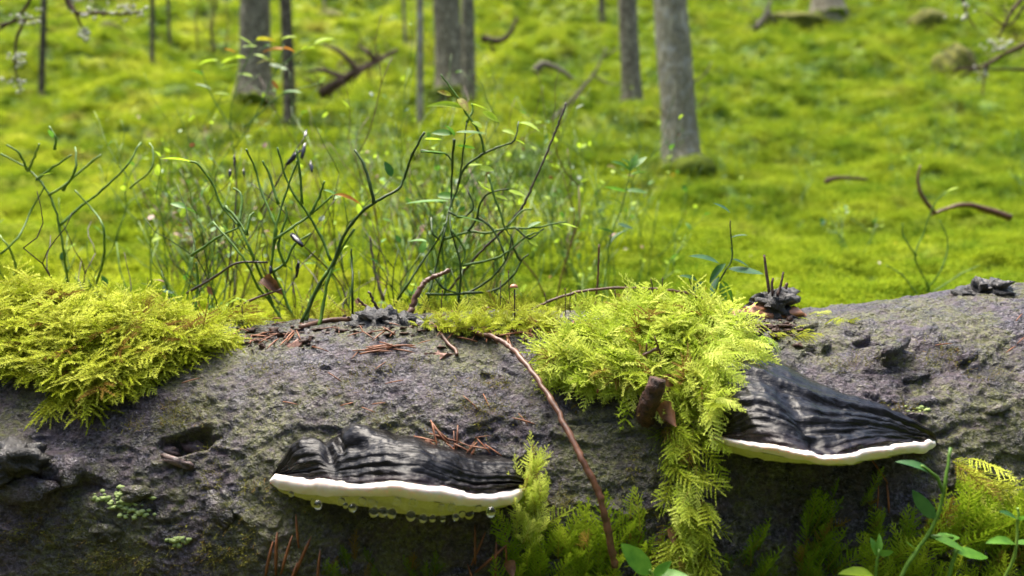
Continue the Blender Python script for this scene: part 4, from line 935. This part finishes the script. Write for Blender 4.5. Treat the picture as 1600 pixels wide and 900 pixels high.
# dead branches, brush and mossy lumps on the slope
def dead(label, lines, d, r, mat, name='dead_branch', twigs=0, lichen=(), cat='branch'):
    b = P(*lines[0][0][:2], d); root = thing(name, label, cat, b)
    for i, ln in enumerate(lines):
        pts = catmull([P(p[0], p[1], d + (p[2] if len(p) > 2 else 0)) for p in ln], 5)
        k = r if i == 0 else r * .6
        o = part('limb' if i == 0 else 'side_branch', tube(pts, np.linspace(k, k * .35, len(pts)), 7, .15), M[mat], root if i == 0 else main)
        if i == 0: main = o
    if twigs:
        it = []
        for i in range(twigs):
            q = [P(p[0], p[1], d) for p in lines[0]]; t = random.random() * (len(q) - 1); j = int(t); o = q[j] * (1 - t + j) + q[j + 1] * (t - j)
            L = d * random.uniform(.02, .06); e = o + np.array((random.uniform(-1, .3), random.uniform(-.8, .8), random.uniform(-.7, 1.0))) * L
            it.append(tube(catmull([o, (o + e) / 2 + rnd3(L * .12), e], 3), r * .10, 4))
        o = part('twigs', merge(it), M[mat], root); o['kind'] = 'stuff'
    if lichen:
        it = []
        for x, y, n, s_ in lichen:
            for i in range(n): it.append(blob(P(random.gauss(x, s_), random.gauss(y, s_ * .7), d + random.uniform(-.02, .02)), .0036 * d / 1.6 * RNG.uniform(.4, 1.4), i, .6, 8, 2))
        o = part('lichen', merge(it), M['lichen'], root); o['kind'] = 'stuff'
    return root
dead('dark fallen spruce top bristling with twigs on the slope left of centre', [[(500, 148), (540, 122), (580, 100), (622, 78)], [(560, 110), (530, 80), (505, 70)], [(590, 96), (560, 70)], [(540, 122), (505, 110), (480, 112)]], 4.6, .034, 'twig_brown', 'fallen_spruce_top', 60)
dead('pale dry branch leaning on the slope left of the slim spruce', [[(862, 188), (900, 150), (930, 112), (948, 75)], [(925, 118), (950, 130), (968, 132)], [(945, 90), (965, 75)]], 3.9, .012, 'twig_pale', twigs=18)
dead('grey arched dead branch on the slope right of centre', [[(835, 112), (850, 100), (880, 112), (895, 125)], [(850, 100), (838, 118)]], 4.6, .025, 'twig_pale')
dead('curved grey branch stub on the slope right of the touching trunks', [[(752, 60), (780, 64), (798, 50), (808, 28)], [(772, 80), (766, 68)]], 5.6, .03, 'twig_brown')
dead('bare forked brown branch lying beyond the right half of the log', [[(1578, 340), (1548, 330), (1510, 320), (1480, 326), (1455, 336)], [(1460, 332), (1440, 305), (1434, 280), (1438, 258)]], 1.35, .007, 'twig', twigs=0)
dead('lichen covered dead branch entering at the right edge', [[(1620, 60, -.2), (1570, 85), (1530, 105), (1490, 108)], [(1545, 98), (1538, 120), (1535, 150)], [(1530, 105), (1500, 120)], [(1620, 110), (1570, 108), (1520, 110)]], 3.0, .012, 'twig_brown', twigs=26, lichen=((1560, 75, 14, 14), (1530, 110, 12, 10)))
dead('hanging dry twigs at the upper right corner', [[(1620, -30), (1580, 20), (1560, 60)], [(1500, -20), (1510, 20), (1525, 45)], [(1600, 10), (1575, 40), (1540, 20)]], 2.2, .008, 'twig_brown', twigs=30, lichen=((1510, 20, 8, 12),))
dead('lichen draped spruce bough reaching in from the upper left corner', [[(100, -30), (105, 0), (120, 20), (150, 20), (190, 22), (224, 17)], [(112, 8), (125, 35), (136, 58)], [(60, -25), (35, 18), (0, 46), (-40, 66)], [(40, 30), (26, 60), (24, 100), (30, 140)], [(0, 40), (30, 32), (62, 28)]], 1.55, .006, 'twig_brown', 'dead_bough', 10,
     ((150, 18, 22, 18), (190, 22, 22, 18), (215, 20, 10, 8), (132, 55, 14, 7), (35, 32, 14, 9), (28, 95, 22, 9), (30, 130, 14, 9), (120, 6, 12, 10), (50, 28, 8, 10)))
dead('thicket of dry grey twigs left of the broad grey trunk', [[(335, 80), (330, 40), (338, 0), (335, -40)], [(310, 78), (306, 30), (316, -20)], [(350, 82), (356, 40), (350, -20)]], 4.4, .008, 'twig_brown', 'dry_thicket', 110, cat='brush')
dead('broken dark stick leaning by the mossy tree foot at upper right', [[(1180, 46), (1198, 20), (1204, 0)], [(1200, 15), (1210, 36)]], 6.8, .03, 'twig_pale', twigs=10)
dead('dark rotten stick half buried in moss beyond the right half of the log', [[(1290, 284), (1310, 278), (1355, 280)]], 1.9, .008, 'twig_brown')

def mound(label, x, y, w, h, mat, name, cat, seed):
    b = on_ground(x, y); D = b[1]; V, F = blob(b + np.array((0, 0, h / FPX * D * .1)), w / FPX * D / 2, seed, .25, 28, 1.3, (1, .8, h / w * 1.5))
    return solo(name, (V, F), M[mat], label, cat)
M['moss_dull'] = mat_simple('dull_moss', (.035, .045, .008), (.17, .16, .022), 22, .85, .2, .02)
mound('brown mossy stump with a dark side at the right of the slope', 1490, 108, 56, 44, 'moss_dull', 'mossy_stump', 'stump', 1)
mound('rounded olive moss hummock near the top right corner', 1455, 42, 66, 30, 'moss_dull', 'moss_hummock', 'hummock', 2)
mound('mossy mound at the foot of the stout pale trunk', 1086, 272, 66, 36, 'moss_foot', 'moss_hummock', 'hummock', 3)
mound('long mossy root swelling running left from the far spruce foot', 1235, 46, 110, 22, 'moss_dull', 'mossy_root', 'root', 4)
mound('small brown hummock in the bright moss of the upper left slope', 170, 52, 40, 18, 'moss_dull', 'moss_hummock', 'hummock', 5)
mound('dark brown hummock at the top edge left of centre', 520, 32, 50, 18, 'moss_dull', 'moss_hummock', 'hummock', 6)

# ------------------------------------------------------------------ bilberry plants spread in the moss behind the log
def wild_shrub(x, y, h, seed, nst, nleaf, kinds, label, group, mat='stem_green'):
    r = random.Random(seed); b = np.array((x, y, float(terr(x, y)) - .01)); root = thing('bilberry_shrub', label, 'shrub', b, group); tips = []; its = []
    def grow(p, d, L, rad, lev):
        pts = [p]; q = p.copy()
        for k in range(4):
            d = d + np.array((r.uniform(-.35, .35), r.uniform(-.35, .35), r.uniform(-.1, .25))); d = d / np.linalg.norm(d); q = q + d * L / 4; pts.append(q.copy())
            tips.append((q.copy(), d.copy()))
            if lev < 2 and k in (1, 2, 3) and r.random() < .75:
                s = np.array((r.uniform(-1, 1), r.uniform(-1, 1), r.uniform(.1, .8))); grow(q, d * .6 + s * .8, L * .6, rad * .65, lev + 1)
        its.append((lev, tube(pts, np.linspace(rad, rad * .6, 5), 5)))
    for k in range(nst): grow(b + np.array((r.uniform(-.02, .02), r.uniform(-.02, .02), 0)), np.array((r.uniform(-.5, .5), r.uniform(-.4, .4), 1.)), h * r.uniform(.6, 1), .00125, 0)
    part('stem', merge([t for l, t in its]), M[mat], root)
    for k in range(nleaf):
        p, d = r.choice(tips); e = d * .5 + np.array((r.uniform(-1, 1), r.uniform(-1, 1), r.uniform(-.2, .5))); e /= np.linalg.norm(e)
        leaf(root, r.choice(kinds), p, p + e * r.uniform(.008, .015))
n = 0
for i in range(700):
    y = .84 + 1.2 * random.random() ** 1.4; x = random.uniform(-.74, .17) * (y * .95)
    if fbm(np.array((x * 2.5, y * 2.5, 2.)), 2, 77) < -.12: continue
    wild_shrub(x, y, random.uniform(.12, .27), 1000 + i, 2, random.randint(4, 13), ['green', 'lime', 'lime', 'gloss', 'green', 'brown'] if i % 3 else ['green', 'lime', 'lime'], 'small bilberry plant growing in the moss behind the left half of the log', 'bilberry plants behind the left half of the log', random.choice(('stem_green', 'stem_green', 'stem_lime', 'twig')))
    n += 1
    if n >= 84: break
for i in range(26):
    y = random.uniform(.72, .90); x = random.uniform(-.62, -.02) * (y / .8)
    wild_shrub(x, y, random.uniform(.11, .21), 2000 + i, 2, random.randint(2, 8), ['green', 'lime', 'gloss', 'brown'] if i % 3 else ['green', 'lime'], 'sparse bilberry plant standing close behind the left half of the log', 'bilberry plants close behind the log', ('stem_dark', 'stem_green', 'stem_green', 'twig_dark')[i % 4])
n = 0
for i in range(300):
    y = 1.4 + 3.4 * random.random() ** 1.3; x = random.uniform(-.25, .72) * y
    if y < 1.9 and x > .3 and random.random() < .5: continue
    wild_shrub(x, y, random.uniform(.10, .17) * (.6 + .28 * y), 3000 + i, 3, random.randint(14, 24), ['lime', 'lime', 'green'] if i % 2 else ['green', 'gloss', 'lime'], 'low leafy bilberry plant scattered on the mossy slope right of centre', 'bilberry plants on the right slope', 'stem_green')
    n += 1
    if n >= 62: break
for i, (px_, py_) in enumerate(((1020, 235), (985, 228), (955, 225), (1110, 262), (930, 240), (1130, 275))):
    b = on_ground(px_, py_); wild_shrub(b[0], b[1] - .2, .22, 5000 + i, 4, 34, ['lime', 'lime', 'green'], 'lime leaved bilberry clump around the foot of the stout pale trunk', 'bilberry clumps by the stout trunk')

for i in range(70):
    y = random.uniform(.9, 3.2); x = random.uniform(-.66, .66) * y; q = np.array((x, y, float(terr(x, y)) + .012 + .012 * y))
    o = leaf(None, random.choice(('brown', 'orange', 'brown')) if i % 2 else 'pale', q, q + np.array((random.uniform(-1, 1), random.uniform(-1, 1), random.uniform(-.2, .5))) * .009 * (1 + .25 * y), name='fallen_leaf')
    tag(o, 'pale dead leaf lying on the moss slope behind the log' if 'pale' in o.data.materials[0].name else 'brown dead leaf lying on the moss slope behind the log', 'leaf', 'pale leaves on the moss' if 'pale' in o.data.materials[0].name else 'brown leaves on the moss')
# ------------------------------------------------------------------ moss tufts covering the slope (stuff)
def tuft(seed, n=16):
    r = random.Random(seed); V, F, o = [], [], 0
    for i in range(n):
        v, f, c = shaggy(seed * 50 + i, 8, .3, 2); a = r.uniform(0, 6.28); tl = r.uniform(.2, 1.1); L = r.uniform(.6, 1.1)
        E = Euler((math.radians(90) - tl, 0, a)).to_matrix(); M3 = np.array(E)
        v = v * np.array((1.7, 1, 1.7)) * L; V.append(v @ M3.T + np.array((r.uniform(-.35, .35), r.uniform(-.35, .35), -.1))); F.append(f + o); o += len(v)
    return mesh('moss_tuft_shape', np.concatenate(V), np.concatenate(F), M['tuft'], False)
pc = bpy.data.collections.new('tuft_shapes')
for k in range(5): pc.objects.link(bpy.data.objects.new('moss_tuft_shape', tuft(k)))
pts, scl = [], []
for i in range(60000):
    u = RNG.random(); y = .70 * (10.5 / .70) ** u; x = RNG.uniform(-.86, .86) * (y + .15)
    pts.append((x, y)); scl.append(.020 + .0135 * y)
pts = np.array(pts); scl = np.array(scl) * RNG.uniform(.6, 1.25, len(scl)); z = terr(pts[:, 0], pts[:, 1]) - .1 * scl
rot = np.stack([RNG.uniform(-.3, .3, len(scl)), RNG.uniform(-.3, .3, len(scl)), RNG.uniform(0, 6.28, len(scl))], 1)
me = mesh('ground_moss', np.c_[pts, z], [], None, False, [('rot', 'FLOAT_VECTOR', rot.astype(np.float32)), ('scl', 'FLOAT', scl.astype(np.float32)), ('pick', 'INT', RNG.integers(0, 5, len(scl)).astype(np.int32)), ('tint', 'FLOAT', RNG.random(len(scl)).astype(np.float32))])
me.materials.append(M['tuft'])
gm = tag(link('ground_moss', me), 'bright yellow green moss carpet covering the slope behind the log', 'moss', None, 'stuff')
ng = bpy.data.node_groups.new('scatter_tufts', 'GeometryNodeTree')
ng.interface.new_socket('Geometry', in_out='INPUT', socket_type='NodeSocketGeometry'); ng.interface.new_socket('Geometry', in_out='OUTPUT', socket_type='NodeSocketGeometry')
gi, go = ng.nodes.new('NodeGroupInput'), ng.nodes.new('NodeGroupOutput')
iop = ng.nodes.new('GeometryNodeInstanceOnPoints'); ci = ng.nodes.new('GeometryNodeCollectionInfo')
ci.inputs['Collection'].default_value = pc; ci.inputs['Separate Children'].default_value = True; ci.inputs['Reset Children'].default_value = True
def na(nm, ty):
    x = ng.nodes.new('GeometryNodeInputNamedAttribute'); x.data_type = ty; x.inputs[0].default_value = nm; return x.outputs[0]
L = ng.links.new
L(gi.outputs[0], iop.inputs['Points']); L(ci.outputs[0], iop.inputs['Instance']); iop.inputs['Pick Instance'].default_value = True
L(na('pick', 'INT'), iop.inputs['Instance Index'])
e2r = ng.nodes.new('FunctionNodeEulerToRotation'); L(na('rot', 'FLOAT_VECTOR'), e2r.inputs[0]); L(e2r.outputs[0], iop.inputs['Rotation']); L(na('scl', 'FLOAT'), iop.inputs['Scale'])
L(iop.outputs[0], go.inputs[0])
md = gm.modifiers.new('tufts', 'NODES'); md.node_group = ng

V, F = [], []  # spruces added out of view to keep low sky light off the log
for k in range(30):
    a = math.radians(-112 + 224 * k / 29) + random.uniform(-.06, .06); d0 = random.uniform(4.6, 6.2); bx, by_ = math.sin(a) * d0, -math.cos(a) * d0
    if by_ > 1.2: continue
    H = random.uniform(4.2, 5.2); z0 = float(terr(bx, by_))
    v, f = tube([(bx, by_, z0 - .1), (bx, by_, z0 + H)], [.11, .02], 8); o = sum(len(q) for q in V); V.append(v); F += [tuple(i + o for i in q) for q in f]
    o += len(v); cv = []
    for j in range(1100):
        h = random.uniform(.15, H); R_ = 1.15 * (1 - h / H) ** .7 * random.uniform(.15, 1); t = random.uniform(0, 6.28); c = np.array((bx + math.cos(t) * R_, by_ + math.sin(t) * R_, z0 + h - R_ * .35))
        e = np.array((math.cos(t), math.sin(t), -.5)) * .22; w_ = np.array((-math.sin(t), math.cos(t), 0)) * .07
        cv += [c - w_ * .5, c + w_ * .5, c + e * .6 + w_, c + e, c + e * .6 - w_]; F.append(tuple(o + 5 * j + q for q in (0, 1, 2, 3, 4)))
    V.append(np.array(cv))
tag(link('spruce_sky_blocker', mesh('spruce_sky_blocker', np.concatenate(V), F, mat_simple('spruce_needles', (.018, .035, .010), (.05, .08, .02), 30, .6, .3), False)), 'added unseen spruces behind the viewer that block low sky light', 'wood', None, 'stuff')

S.cycles.max_bounces = 6; S.cycles.transparent_max_bounces = 4; S.cycles.use_denoising = True
